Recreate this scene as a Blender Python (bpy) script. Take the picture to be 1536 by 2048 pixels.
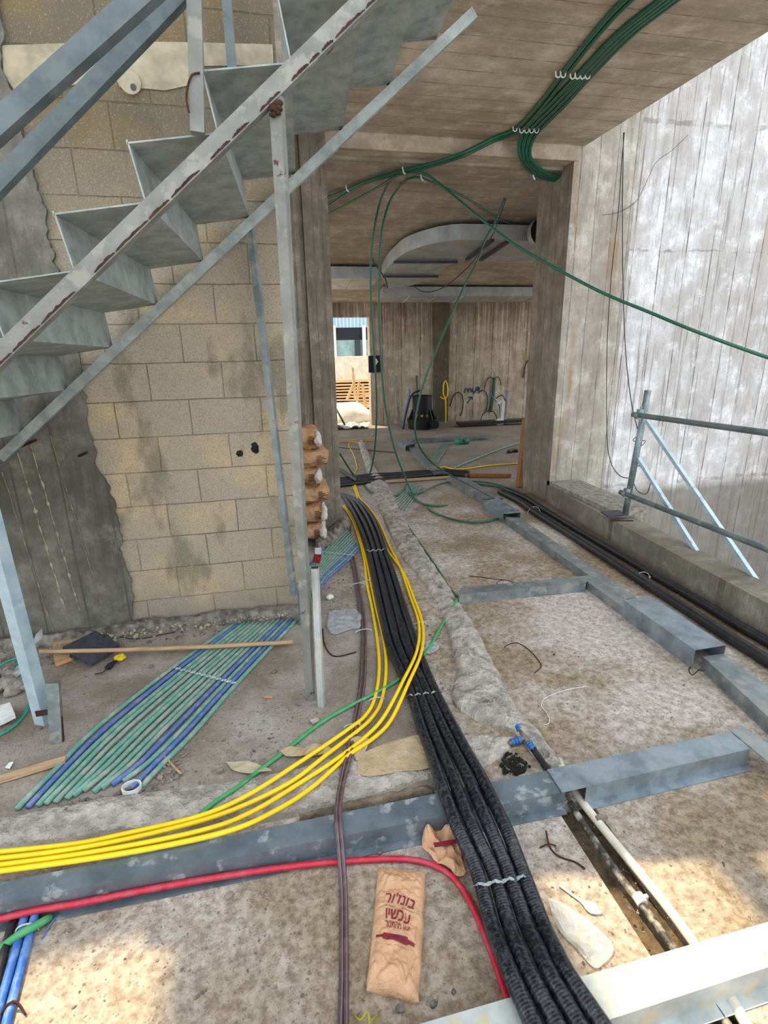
import bpy, bmesh, math, random
from mathutils import Vector, Matrix, noise
random.seed(7)
for o in list(bpy.data.objects): bpy.data.objects.remove(o)
SC = bpy.context.scene
COL = SC.collection

# ------------------------------------------------------------------ camera
F = 1065.0; CH = 1.7
P, YW, RL = math.radians(17.4), math.radians(12.0), math.radians(-1.1)
cp, sp, cy, sy, cr, sr = math.cos(P), math.sin(P), math.cos(YW), math.sin(YW), math.cos(RL), math.sin(RL)
cam = bpy.data.cameras.new('camera'); camo = bpy.data.objects.new('camera', cam); COL.objects.link(camo)
cam.sensor_fit = 'VERTICAL'; cam.sensor_height = 36.0; cam.lens = F / 2048 * 36.0
cam.clip_start = 0.02; cam.clip_end = 200
fwd = Vector((sy * cp, cy * cp, -sp)); right0 = Vector((cy, -sy, 0)); up0 = right0.cross(fwd)
right = right0 * cr + up0 * (sr)
up = up0 * cr - right0 * (sr)
camo.matrix_world = Matrix(((right.x, up.x, -fwd.x, 0), (right.y, up.y, -fwd.y, 0), (right.z, up.z, -fwd.z, CH), (0, 0, 0, 1)))
SC.camera = camo

# ------------------------------------------------------------------ light
w = bpy.data.worlds.new('sky'); SC.world = w; w.use_nodes = True
bg = w.node_tree.nodes['Background']; bg.inputs[0].default_value = (0.86, 0.93, 1.0, 1); bg.inputs[1].default_value = 1.5
sd = bpy.data.lights.new('sun', 'SUN'); sd.energy = 5.4; sd.color = (1.0, 0.80, 0.48); sd.angle = math.radians(0.9)
so = bpy.data.objects.new('sun', sd); COL.objects.link(so)
SUND = Vector((0.25, -0.33, -1.0)).normalized()
so.rotation_euler = SUND.to_track_quat('-Z', 'Y').to_euler(); so.location = (-2, 3, 9)
SC.view_settings.view_transform = 'Standard'; SC.view_settings.look = 'None'
SC.view_settings.exposure = 0.64; SC.view_settings.gamma = 1.0; SC.view_settings.use_curve_mapping = False

# ------------------------------------------------------------------ measuring helpers (photo pixel -> point on a known plane)
def ray(px, py):
    a, b = (px - 768) / F, (py - 1024) / F
    x = cr * a + sr * b; y = -sr * a + cr * b
    u = -y; z = u * cp - sp; g = cp + u * sp
    return Vector((cy * x + sy * g, -sy * x + cy * g, z))
O = Vector((0, 0, CH))
def oz(px, py, z=0.0): d = ray(px, py); return O + d * ((z - CH) / d.z)
def oy(px, py, y): d = ray(px, py); return O + d * (y / d.y)
def ox(px, py, x): d = ray(px, py); return O + d * (x / d.x)
CS = 0.1145                                            # the far ceiling falls gently to the back
def ceil_z(y): return 3.30 - CS * (y - 5.15)
def oc(px, py, drop=0.0):
    d = ray(px, py)
    t = (3.30 + CS * 5.15 - drop - CH) / (d.z + CS * d.y)
    return O + d * t

# ------------------------------------------------------------------ object helpers
def tag(o, label=None, cat=None, group=None, kind=None):
    if label: o['label'] = label
    if cat: o['category'] = cat
    if group: o['group'] = group
    if kind: o['kind'] = kind
    return o
def link(name, me, mat, parent=None, smooth=False):
    o = bpy.data.objects.new(name, me); COL.objects.link(o)
    if mat: me.materials.append(mat)
    if smooth:
        for p in me.polygons: p.use_smooth = True
    if parent:
        o.parent = parent; o.matrix_parent_inverse = parent.matrix_basis.inverted()
    return o
def fin(name, bm, mat, parent=None, smooth=False):
    me = bpy.data.meshes.new(name)
    bmesh.ops.recalc_face_normals(bm, faces=bm.faces)
    bm.to_mesh(me); bm.free()
    o = link(name, me, mat, parent, smooth)
    if not parent and len(me.vertices):                 # origin at the base of the thing
        xs = [v.co.x for v in me.vertices]; ys = [v.co.y for v in me.vertices]; zs = [v.co.z for v in me.vertices]
        c = Vector(((min(xs) + max(xs)) / 2, (min(ys) + max(ys)) / 2, min(zs)))
        me.transform(Matrix.Translation(-c)); o.location = c
    return o
def empty(name, loc, label=None, cat=None, group=None):
    o = bpy.data.objects.new(name, None); o.empty_display_size = .05; o.location = loc; COL.objects.link(o)
    return tag(o, label, cat, group)
def box(bm, a, b):
    v = [bm.verts.new((x, y, z)) for x in (a[0], b[0]) for y in (a[1], b[1]) for z in (a[2], b[2])]
    for f in ((0, 1, 3, 2), (4, 6, 7, 5), (0, 4, 5, 1), (2, 3, 7, 6), (0, 2, 6, 4), (1, 5, 7, 3)): bm.faces.new([v[i] for i in f])
def prism(bm, quad, off):
    """closed solid from a polygon swept by a vector"""
    off = Vector(off); a = [bm.verts.new(q) for q in quad]; b = [bm.verts.new(Vector(q) + off) for q in quad]
    n = len(quad); bm.faces.new(a); bm.faces.new(b[::-1])
    for i in range(n): bm.faces.new((a[i], b[i], b[(i + 1) % n], a[(i + 1) % n]))
def bar(bm, p, q, wd, ht, upv=(0, 0, 1)):
    p, q = Vector(p), Vector(q); d = (q - p).normalized(); s = d.cross(Vector(upv)).normalized(); u = s.cross(d)
    prism(bm, [p + s * (wd * i) / 2 + u * (ht * j) / 2 for i, j in ((-1, -1), (1, -1), (1, 1), (-1, 1))], q - p)
def cr_spline(pts, step):
    pts = [Vector(p) for p in pts]
    if len(pts) < 3: 
        n = max(1, int((pts[1] - pts[0]).length / max(step, .02) / 4)); return [pts[0].lerp(pts[1], i / n) for i in range(n + 1)]
    out = []; e = [pts[0] * 2 - pts[1]] + pts + [pts[-1] * 2 - pts[-2]]
    for i in range(1, len(e) - 2):
        p0, p1, p2, p3 = e[i - 1:i + 3]; n = max(2, min(40, int((p2 - p1).length / step)))
        for k in range(n):
            t = k / n
            out.append(((p1 * 2) + (p2 - p0) * t + (p0 * 2 - p1 * 5 + p2 * 4 - p3) * t * t + (p1 * 3 - p0 - p2 * 3 + p3) * t ** 3) / 2)
    out.append(pts[-1]); return out
def tube(bm, pts, r, seg=10, caps=True):
    uv = bm.loops.layers.uv.verify(); pts = [Vector(p) for p in pts]; n = len(pts); rings = []; ln = 0; L = []
    u = None
    for i, p in enumerate(pts):
        d = (pts[min(i + 1, n - 1)] - pts[max(i - 1, 0)]).normalized()
        if u is None: u = Vector((0, 0, 1)).cross(d); u = u.normalized() if u.length > 1e-4 else Vector((1, 0, 0))
        u = (u - d * u.dot(d)).normalized(); v = d.cross(u)
        rr = r(i / (n - 1)) if callable(r) else r
        rings.append([bm.verts.new(p + (u * math.cos(2 * math.pi * k / seg) + v * math.sin(2 * math.pi * k / seg)) * rr) for k in range(seg)])
        if i: ln += (p - pts[i - 1]).length
        L.append(ln)
    for i in range(n - 1):
        for k in range(seg):
            f = bm.faces.new((rings[i][k], rings[i][(k + 1) % seg], rings[i + 1][(k + 1) % seg], rings[i + 1][k]))
            for l, (a, b) in zip(f.loops, ((k / seg, L[i]), ((k + 1) / seg, L[i]), ((k + 1) / seg, L[i + 1]), (k / seg, L[i + 1]))): l[uv].uv = (a, b)
    if caps: bm.faces.new(rings[0][::-1]); bm.faces.new(rings[-1])
def W(path, z): return [Vector(q) if isinstance(q, Vector) else oz(q[0], q[1], q[2] if len(q) > 2 else z) for q in path]
def cable(name, path, r, mat, label=None, cat=None, group=None, z=None, seg=10, step=.04, parent=None, wob=0.0):
    p = cr_spline(W(path, r if z is None else z), step)
    if wob: p = [q + Vector((noise.noise(q * 9) * wob, noise.noise(q * 9 + Vector((5, 5, 5))) * wob, 0)) for q in p]
    bm = bmesh.new(); tube(bm, p, r, seg)
    return tag(fin(name, bm, mat, parent, True), label, cat, group)
def rock_bm(bm, c, s, sub=1, flat=.7):
    m = Matrix.Translation(c) @ Matrix.Rotation(random.random() * 6.28, 4, 'Z') @ Matrix.Diagonal((s * random.uniform(.7, 1.3), s * random.uniform(.6, 1.1), s * flat * random.uniform(.7, 1.2), 1))
    r = bmesh.ops.create_icosphere(bm, subdivisions=sub, radius=1, matrix=m)
    for v in r['verts']: v.co += noise.noise_vector(v.co * (1.3 / s)) * s * .35

# ------------------------------------------------------------------ materials
def lin(c):
    if isinstance(c, str): c = tuple(int(c[i:i + 2], 16) / 255 for i in (0, 2, 4))
    return tuple(((x + .055) / 1.055) ** 2.4 if x > .04 else x / 12.92 for x in c) + (1,)
class NT:
    def __init__(s, name, rough=.8, metal=0.0, spec=.3):
        s.m = bpy.data.materials.new(name); s.m.use_nodes = True; s.t = s.m.node_tree; s.n = s.t.nodes; s.b = s.n['Principled BSDF']
        s.b.inputs['Roughness'].default_value = rough; s.b.inputs['Metallic'].default_value = metal
        s.b.inputs['Specular IOR Level'].default_value = spec; s._pos = None; s.h = None
    def L(s, a, b): s.t.links.new(a, b)
    def pos(s):
        if not s._pos: s._pos = s.n.new('ShaderNodeNewGeometry').outputs['Position']
        return s._pos
    def map(s, sc, loc=(0, 0, 0), rot=(0, 0, 0), src=None):
        m = s.n.new('ShaderNodeMapping'); m.inputs['Scale'].default_value = sc; m.inputs['Location'].default_value = loc; m.inputs['Rotation'].default_value = rot
        s.L(src or s.pos(), m.inputs['Vector']); return m.outputs[0]
    def noise(s, scale, sc=(1, 1, 1), det=6, rough=.6, loc=(0, 0, 0), dist=0, src=None):
        t = s.n.new('ShaderNodeTexNoise'); t.inputs['Scale'].default_value = scale; t.inputs['Detail'].default_value = det; t.inputs['Roughness'].default_value = rough; t.inputs['Distortion'].default_value = dist
        s.L(s.map(sc, loc, src=src), t.inputs['Vector']); return t.outputs['Fac']
    def vor(s, scale, sc=(1, 1, 1), feat='F1', out='Distance'):
        t = s.n.new('ShaderNodeTexVoronoi'); t.feature = feat; t.inputs['Scale'].default_value = scale; s.L(s.map(sc), t.inputs['Vector']); return t.outputs[out]
    def ramp(s, f, stops, interp='LINEAR'):
        r = s.n.new('ShaderNodeValToRGB'); r.color_ramp.interpolation = interp; e = r.color_ramp.elements
        while len(e) < len(stops): e.new(.5)
        for i, (p, c) in enumerate(stops):
            e[i].position = p; e[i].color = (c, c, c, 1) if isinstance(c, (int, float)) else lin(c)
        s.L(f, r.inputs[0]); return r.outputs[0]
    def mix(s, f, a, b, mode='MIX'):
        m = s.n.new('ShaderNodeMix'); m.data_type = 'RGBA'; m.blend_type = mode; m.clamp_factor = True
        for v, i in ((f, 0), (a, 6), (b, 7)):
            if isinstance(v, (int, float)): m.inputs[i].default_value = v if i == 0 else (v, v, v, 1)
            elif isinstance(v, (str, tuple)): m.inputs[i].default_value = lin(v)
            else: s.L(v, m.inputs[i])
        return m.outputs[2]
    def math(s, op, a, b=0.0, c=None):
        m = s.n.new('ShaderNodeMath'); m.operation = op
        for i, v in enumerate((a, b, c)):
            if v is None: continue
            if isinstance(v, (int, float)): m.inputs[i].default_value = v
            else: s.L(v, m.inputs[i])
        return m.outputs[0]
    def sep(s, src=None):
        m = s.n.new('ShaderNodeSeparateXYZ'); s.L(src or s.pos(), m.inputs[0]); return m.outputs
    def uv(s):
        return s.n.new('ShaderNodeTexCoord').outputs['UV']
    def bump(s, f, d, strength=1.0):
        b = s.n.new('ShaderNodeBump'); b.inputs['Distance'].default_value = d; b.inputs['Strength'].default_value = strength; s.L(f, b.inputs['Height'])
        if s.h: s.L(s.h, b.inputs['Normal'])
        s.h = b.outputs[0]; return s
    def done(s, col, rough=None):
        if isinstance(col, (str, tuple)): s.b.inputs['Base Color'].default_value = lin(col)
        else: s.L(col, s.b.inputs['Base Color'])
        if rough is not None: s.L(rough, s.b.inputs['Roughness'])
        if s.h: s.L(s.h, s.b.inputs['Normal'])
        return s.m
def plain(name, col, rough=.6, metal=0.0, var=.25, sc=30, bump=0.0):
    n = NT(name, rough, metal); f = n.noise(sc, det=4)
    c = n.mix(n.ramp(f, [(.35, 1 - var), (.65, 1 + 0.0)]), 0.0, col, 'MULTIPLY') if False else n.mix(n.ramp(f, [(.35, 0.0), (.68, 1.0)]), tuple(x * (1 - var) for x in (int(col[i:i + 2], 16) / 255 for i in (0, 2, 4))), col)
    if bump: n.bump(f, bump)
    return n.done(c)
def board_concrete(name, base, dark, light, axis, board=.13, line='4a443a', streak=1.0, horiz=False, bias=0.0, rust=None, lift=False, drip=None):
    """concrete cast against boards; axis = coordinate the boards are counted along, streaks run the other way"""
    n = NT(name, .9); X = n.sep()
    co = X[axis]
    wob = n.math('MULTIPLY', n.math('SUBTRACT', n.noise(1.5), .5), .03)
    t = n.math('DIVIDE', n.math('ADD', co, wob), board)
    idx = n.math('FLOOR', t); fr = n.math('FRACT', t)
    wn = n.n.new('ShaderNodeTexWhiteNoise'); wn.noise_dimensions = '1D'; n.L(idx, wn.inputs['W'])
    sc = [1.7, 1.7, 1.7]; sc[axis] = 12
    if horiz: sc = [1.3, 8, 8] if axis == 1 else [14, .8, 14]
    st = n.noise(1.0, sc, det=8, rough=.65); big = n.noise(1.1, (1, 1, .7), det=4)
    fine = n.noise(60, det=3)
    c = n.mix(n.ramp(st, [(.32, 0.0), (.62, 1.0)]), dark, base)
    c = n.mix(n.math('MULTIPLY', n.ramp(big, [(.42, 0.0), (.68, 1.0)]), .8), c, light)
    c = n.mix(n.math('MULTIPLY', wn.outputs['Value'], .16 if horiz else .38), c, dark)
    st2 = n.noise(2.1, [a * 1.6 for a in sc], det=5, loc=(3, 1, 4))
    c = n.mix(n.math('MULTIPLY', n.ramp(st2, [(.56, 0.0), (.66, 1.0)]), .34 * streak), c, line)
    iso = n.noise(5.5, det=9, rough=.7, loc=(4, 0, 2)); c = n.mix(n.math('MULTIPLY', n.ramp(iso, [(.44, 0.0), (.62, 1.0)]), .55), c, dark); c = n.mix(n.math('MULTIPLY', n.ramp(iso, [(.36, 1.0), (.46, 0.0)]), .5), c, light)
    if rust: c = n.mix(n.math('MULTIPLY', n.ramp(n.noise(.9, [a * .5 for a in sc], det=4, loc=(9, 2, 5)), [(.56, 0.0), (.7, 1.0)]), .6), c, rust)
    c = n.mix(n.math('MULTIPLY', n.ramp(fine, [(.3, 0.0), (.5, 1.0)]), 1.0), n.mix(.25, c, dark), c)
    ln = n.math('LESS_THAN', fr, .045); lnn = n.math('MULTIPLY', ln, n.ramp(n.noise(5), [(.35, 0.15), (.6, .85)]))
    c = n.mix(lnn, c, line); c = n.mix(n.math('MULTIPLY', n.ramp(n.noise(2.4, det=6, loc=(1, 5, 9)), [(.5, 0.0), (.68, 1.0)]), .35), c, dark)
    if drip:
        s3 = [1, 1, .45]; s3[axis] = 26; dn = n.noise(1, s3, det=5, loc=(2, 9, 4)); dz = n.math('MINIMUM', n.math('MAXIMUM', n.math('MULTIPLY', n.math('SUBTRACT', X[2], drip[0] - drip[1]), 1 / drip[1]), 0), 1)
        c = n.mix(n.math('MULTIPLY', n.ramp(n.math('ADD', dn, n.math('MULTIPLY', dz, .16)), [(.53, 0.0), (.62, 1.0)]), n.math('ADD', n.math('MULTIPLY', dz, .5), .10)), c, '4a3826')
    if lift:
        zz = n.math('ADD', X[2], n.math('MULTIPLY', n.noise(6, det=4), .10))
        for z0_, w_ in ((2.62, .008), (3.73, .022), (.16, .02)):
            l2 = n.math('MULTIPLY', n.math('LESS_THAN', n.math('ABSOLUTE', n.math('SUBTRACT', zz, z0_)), w_), n.ramp(n.noise(7, (1, 1, 1), loc=(2, 2, z0_)), [(.42, 0.0), (.6, .5)])); c = n.mix(l2, c, '5d5245')
        wet = n.math('MULTIPLY', n.math('MINIMUM', n.math('MAXIMUM', n.math('MULTIPLY', n.math('SUBTRACT', .16, zz), 8), 0), 1), .8); c = n.mix(wet, c, n.mix(st2, '4a443b', '857c70'))
        drip = n.noise(1, [26, 1, .9], det=5, loc=(7, 7, 7)); c = n.mix(n.math('MULTIPLY', n.ramp(drip, [(.58, 0.0), (.63, 1.0)]), .45), c, '5a544b')
        c = n.mix(n.math('MULTIPLY', n.ramp(n.noise(.8, det=5, loc=(3, 8, 1)), [(.5, 0.0), (.66, 1.0)]), .25), c, '9c958c')
    n.bump(n.math('SUBTRACT', n.math('ADD', st, n.math('MULTIPLY', fine, .3)), n.math('MULTIPLY', ln, .8)), .012)
    return n.done(c)
# ------------------------------------------------------------------ materials of the place
def m_blocks():
    n = NT('hollow_blocks', .95, 0, .15); X = n.sep()
    cmb = n.n.new('ShaderNodeCombineXYZ'); n.L(n.math('ADD', X[0], .085 + 20), cmb.inputs[0]); n.L(n.math('ADD', X[2], .03), cmb.inputs[1])
    jit = n.noise(7, det=3); 
    b = n.n.new('ShaderNodeTexBrick'); b.inputs['Scale'].default_value = 1; b.inputs['Brick Width'].default_value = .405; b.inputs['Row Height'].default_value = .207
    b.inputs['Mortar Size'].default_value = .0035; b.inputs['Mortar Smooth'].default_value = .6; b.inputs['Bias'].default_value = 0
    b.inputs['Color1'].default_value = (0, 0, 0, 1); b.inputs['Color2'].default_value = (1, 1, 1, 1); b.inputs['Mortar'].default_value = (.5, .5, .5, 1)
    wb = n.n.new('ShaderNodeVectorMath'); wb.operation = 'ADD'; n.L(cmb.outputs[0], wb.inputs[0])
    cj = n.n.new('ShaderNodeCombineXYZ'); n.L(n.math('MULTIPLY', n.math('SUBTRACT', jit, .5), .012), cj.inputs[0]); n.L(n.math('MULTIPLY', n.math('SUBTRACT', n.noise(5, loc=(4, 4, 4)), .5), .012), cj.inputs[1]); n.L(cj.outputs[0], wb.inputs[1])
    n.L(wb.outputs[0], b.inputs['Vector'])
    tone = b.outputs['Color']; mort = b.outputs['Fac']
    tan = n.mix(n.ramp(n.noise(2.2, (1, 1, 1), det=3), [(.42, 0.0), (.62, 1.0)]), 'a3967f', 'bba582')
    grey = n.mix(n.noise(9, det=4), '968c7d', 'a69b89')
    c = n.mix(n.ramp(n.math('ADD', n.math('MULTIPLY', n.sep(tone)[0], .22), n.math('MULTIPLY', n.noise(3.4, det=3, loc=(6, 6, 6)), 1.0)), [(.48, 0.0), (.72, 1.0)]), tan, grey)
    sme = n.noise(3.0, (1.2, 1, .55), det=5, loc=(2, 7, 1))
    c = n.mix(n.math('MULTIPLY', n.ramp(sme, [(.55, 0.0), (.63, 1.0)]), .75), c, '77705f')
    up = n.ramp(X[2], [(0, 0.0), (1, 1.0)]); upper_shade = n.math('SUBTRACT', X[2], 1.9)
    c = n.mix(n.math('MINIMUM', n.math('MAXIMUM', upper_shade, 0), .9), c, n.mix(n.ramp(n.noise(2.7, det=4), [(.45, 0.0), (.6, 1.0)]), '5f5749', '6d5c41'))  # shade over the upper courses is painted into the block colour
    pores = n.vor(150); gr = n.noise(110, det=2)
    c = n.mix(n.math('MULTIPLY', n.ramp(gr, [(.36, 1.0), (.47, 0.0)]), .4), c, '6c6352')
    c = n.mix(n.math('MULTIPLY', n.ramp(gr, [(.58, 0.0), (.66, 1.0)]), .2), c, 'cbb995')
    mb = n.ramp(n.noise(2.2, det=4, loc=(8, 1, 2)), [(.4, .2), (.6, 1.0)])
    c = n.mix(n.math('MULTIPLY', n.math('MULTIPLY', mort, mb), .7), c, '5d5647')
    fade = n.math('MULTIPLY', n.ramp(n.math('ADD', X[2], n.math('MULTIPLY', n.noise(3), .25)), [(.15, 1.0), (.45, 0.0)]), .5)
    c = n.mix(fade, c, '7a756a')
    n.bump(n.math('SUBTRACT', n.math('MULTIPLY', gr, .5), mort), .006)
    return n.done(c)
def m_floor():
    n = NT('site_floor', .95); X = n.sep()
    a = n.noise(1.3, det=6, rough=.62); b = n.noise(27, det=8, rough=.72); c3 = n.noise(70, det=4)
    pale = n.mix(n.ramp(b, [(.40, 0.0), (.61, 1.0)]), 'a0948a', 'cfc6be')
    brown = n.mix(n.ramp(b, [(.38, 0.0), (.58, 1.0)]), '74604a', 'a09078')
    c = n.mix(n.ramp(a, [(.42, 0.0), (.58, 1.0)]), pale, brown)
    # towards the camera the slab is browner; left of the cables it is grey rubble dust
    near = n.ramp(X[1], [(.0, 1.0), (1.0, 0.0)])
    nr = n.math('SUBTRACT', 1.6, X[1]); nr = n.math('MINIMUM', n.math('MAXIMUM', nr, 0), .45)
    c = n.mix(nr, c, brown)
    lf = n.math('MULTIPLY', n.math('LESS_THAN', n.math('ADD', X[0], n.math('MULTIPLY', n.noise(2), .4)), .8), n.math('GREATER_THAN', X[1], 1.62))
    grey = n.mix(n.ramp(n.noise(3.1, det=7), [(.4, 0.0), (.62, 1.0)]), '7f7467', 'a49b92')
    c = n.mix(n.math('MULTIPLY', lf, .85), c, grey)
    far = n.math('MINIMUM', n.math('MAXIMUM', n.math('MULTIPLY', n.math('SUBTRACT', X[1], 5.0), .4), 0), .7)
    c = n.mix(far, c, '80776d')
    # brown wet gutter by the kerb
    gut = n.math('MULTIPLY', n.ramp(n.math('ADD', n.math('SUBTRACT', X[0], 1.6), n.math('MULTIPLY', n.noise(2.5), .15)), [(1.0, 0.0), (1.0 - .01 + .02, 1.0)]), 1.0)
    c = n.mix(n.math('MULTIPLY', n.math('MULTIPLY', n.math('GREATER_THAN', n.math('ADD', X[0], n.math('MULTIPLY', n.noise(2.5), .12)), 2.66), n.math('LESS_THAN', X[1], 5.6)), .75), c, '5f4c33')
    c = n.mix(n.math('MULTIPLY', n.ramp(n.noise(.9, det=3, loc=(5, 5, 5)), [(.6, 0.0), (.7, 1.0)]), .5), c, '6d6052')
    sp = n.noise(34, det=5, loc=(1, 2, 3))
    c = n.mix(n.math('MULTIPLY', n.ramp(sp, [(.58, 0.0), (.68, 1.0)]), .3), c, 'c2b8ae')
    c = n.mix(n.math('MULTIPLY', n.ramp(c3, [(.34, 1.0), (.42, 0.0)]), .6), c, '5f5344')
    rs = n.noise(2.3, det=3, loc=(7, 9, 3)); c = n.mix(n.math('MULTIPLY', n.ramp(rs, [(.69, 0.0), (.74, 1.0)]), .55), c, '7b4a2a')
    n.bump(n.math('ADD', n.math('MULTIPLY', b, .6), n.math('MULTIPLY', c3, .45)), .016)
    n.bump(n.vor(9, feat='SMOOTH_F1'), .01)
    return n.done(c)
def m_galv(name, c1='737d80', c2='959c9c', rough=.42, metal=.55, dirt='a9a294', rust=None, sc=1.0):
    n = NT(name, rough, metal, .5); 
    a = n.noise(9 * sc, det=6); v = n.vor(38 * sc, out='Color'); vs = n.sep(v)[0]
    c = n.mix(n.ramp(a, [(.38, 0.0), (.62, 1.0)]), c1, c2)
    c = n.mix(n.math('MULTIPLY', vs, .25), c, c2)
    d = n.noise(15 * sc, det=7, loc=(3, 2, 1)); df = n.ramp(d, [(.56, 0.0), (.63, 1.0)])
    c = n.mix(n.math('MULTIPLY', df, .6), c, dirt)
    if rust:
        r = n.ramp(n.noise(11, (1, 1, 1), det=6, loc=(5, 6, 7)), [(rust, 0.0), (rust + .03, 1.0)]); c = n.mix(r, c, '4f2d22')
    n.bump(a, .002)
    rr = n.mix(df, rough, .85)
    return n.done(c, rr)
def m_cable(name, col, dust='8d857a', amt=.35, rough=.45, corr=0.0, stripe=None, fs=24):
    n = NT(name, rough, 0, .5); f = n.noise(fs, det=6)
    c = n.mix(n.math('MULTIPLY', n.ramp(f, [(.45, 0.0), (.68, 1.0)]), amt), col, dust)
    u = n.sep(n.uv())
    if corr:
        wv = n.math('SINE', n.math('MULTIPLY', u[1], 2 * math.pi / corr)); n.bump(wv, corr * .018)
    if stripe:
        c = n.mix(n.math('LESS_THAN', n.math('ABSOLUTE', n.math('SUBTRACT', u[0], stripe[1])), .035), c, stripe[0])
    if not corr: n.bump(f, .0015)
    return n.done(c)
def m_wood(name, a, b, axis=0):
    n = NT(name, .75); sc = [40, 40, 40]; sc[axis] = 3
    f = n.noise(1, sc, det=6); return n.bump(f, .002).done(n.mix(n.ramp(f, [(.3, 0.0), (.7, 1.0)]), a, b))
def m_paper(name, a, b):
    n = NT(name, .7); f = n.noise(14, det=7); n.bump(n.noise(26, det=5, dist=.6), .012); return n.done(n.mix(n.ramp(f, [(.3, 0.0), (.7, 1.0)]), a, b))
M = {}
M['blocks'] = m_blocks(); M['floor'] = m_floor()
M['wall_left'] = board_concrete('cast_concrete_left', '716d61', '47453d', '88847a', 0, .24, '4c4a40')
M['column'] = board_concrete('cast_column', '968b7d', '675e53', 'b0a597', 0, .085, '38322b')
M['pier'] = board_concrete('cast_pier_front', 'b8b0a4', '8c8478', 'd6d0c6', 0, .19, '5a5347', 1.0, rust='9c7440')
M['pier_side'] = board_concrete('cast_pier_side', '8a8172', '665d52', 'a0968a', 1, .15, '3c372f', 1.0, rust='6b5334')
M['bigwall'] = board_concrete('cast_wall_by_stairwell', 'd6d3d2', 'a7a19b', 'f6f5f7', 0, .31, '5d5850', 1.1, rust='a89a86', lift=True)
M['backwall'] = board_concrete('cast_back_wall', 'c8bba9', '93856f', 'd9cdbb', 0, .42, '4e4235', 1.0, rust='6d5136', drip=(2.6, 1.3))
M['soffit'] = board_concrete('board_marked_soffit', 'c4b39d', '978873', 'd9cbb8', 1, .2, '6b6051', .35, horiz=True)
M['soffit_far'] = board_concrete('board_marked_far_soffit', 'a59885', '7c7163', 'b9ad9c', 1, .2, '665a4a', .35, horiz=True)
M['curb'] = board_concrete('kerb_concrete', '8d8577', '696257', 'a9a195', 1, 1.3, '5a5347', .6)
M['concrete'] = plain('rough_concrete', 'a39b90', .95, 0, .3, 22, .01)
M['mortar'] = plain('dried_mortar', 'bfb6ab', .95, 0, .28, 14, .05)
M['mortar_pale'] = plain('pale_mortar_smear', 'b5a88e', .95, 0, .2, 9, .01)
M['dirt'] = plain('sandy_dirt', '8a7a66', 1, 0, .3, 18, .02)
M['trench_brown'] = plain('dark_trench_brown', '6f5e4a', 1, 0, .35, 30, .02)  # darker brown than the slab, for the trench bottom
M['black_sand'] = plain('charred_ash', '2e2c2a', 1, 0, .5, 40, .01)
M['gravel'] = plain('broken_rubble', '958c82', .95, 0, .45, 14)
M['galv'] = m_galv('galvanised_channel')
M['galv_cover'] = m_galv('galvanised_cover', '77828a', '98a3aa', .38, .55, '8a979f')
M['galv_dusty'] = m_galv('dusty_galvanised_channel', '5d6870', '76828a', .4, .4, 'acb0ae', sc=.8)
M['galv_pale'] = m_galv('plaster_splashed_channel', 'a0a6a3', 'bdc2bf', .5, .3, 'c9b48d')
M['stair_plate'] = m_galv('galvanised_stair_plate', '808885', 'a3aba7', .55, .12, '99a09a', sc=1.3)
M['stair_bar'] = m_galv('painted_stair_tube', '6d6e68', '80817a', .6, .1, '9d9c90', rust=.66)
M['stair_post'] = m_galv('galvanised_post', '8d9a9f', 'aab4b6', .45, .35, 'bdbcae', rust=.66)
M['rail'] = m_galv('handrail_steel', '4c5659', '626c6e', .6, .15, '6c7676')
M['scaff'] = m_galv('scaffold_tube', '68787a', '8a9a9b', .4, .5, '9a9f98')
M['brace'] = m_galv('bright_brace', '9fb5c0', 'b8cbd4', .4, .4, 'a8b4b4')
M['duct'] = m_galv('duct_sheet', '8d908f', 'a5a7a5', .5, .2, 'a5a5a0', sc=.5)
M['rust'] = plain('rusty_steel', '4d2f24', .9, 0, .4, 40)
M['black_pipe'] = m_cable('black_corrugated_pipe', '0d1117', '4b5058', .6, .33, corr=.0088, fs=75)
M['black_far'] = m_cable('black_conduit', '1c1d20', '3c3b38', .4)
M['yellow'] = m_cable('yellow_cable', 'f0c808', 'd8b000', .3, .35)
M['brown'] = m_cable('brown_cable', '463a3d', '7a6d6c', .5, .5, stripe=('7d5658', .2))
M['red'] = m_cable('red_cable', 'b01830', 'a8606a', .45, .4)
M['green_hose'] = m_cable('green_hose', '175540', '35705a', .25, .4)
M['green_dark'] = m_cable('green_ceiling_hose', '17543f', '2c6b52', .3, .4)
M['green_con'] = m_cable('dusty_green_conduit', '5f9182', '96a296', 1.0, .6)
M['green_con2'] = m_cable('grey_green_conduit', '6f8f81', '9a9d92', 1.0, .65)
M['blue_con'] = m_cable('dusty_blue_conduit', '4c66a0', '8790a0', .6, .6)
M['blue_con2'] = m_cable('blue_conduit', '2a5da8', '7d9cc4', .6, .5)
M['green_thin'] = m_cable('bright_green_conduit', '3c8f55', '6d9a76', .5, .5)
M['teal'] = m_cable('teal_hose', '1f8f78', '4a9f8c', .4, .45)
M['white_pipe'] = m_cable('white_ribbed_pipe', 'c9c1b0', 'e0d8c8', .6, .5, corr=.006)
M['scuffed_pipe'] = m_cable('scuffed_black_pipe', '33322f', 'a8a193', 1.0, .6)
M['wire'] = plain('thin_dark_wire', '33302f', .6)
M['tie'] = plain('white_cable_tie', 'c8ccd0', .5)
M['strap'] = m_galv('perforated_strap', '9fb0b4', 'b8c4c6', .4, .5, 'c5c8c0')
M['blue_fit'] = plain('blue_fitting', '3f74b4', .45, 0, .2)
M['pipe_grey'] = plain('grey_fitting', '8c7f74', .6)
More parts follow.
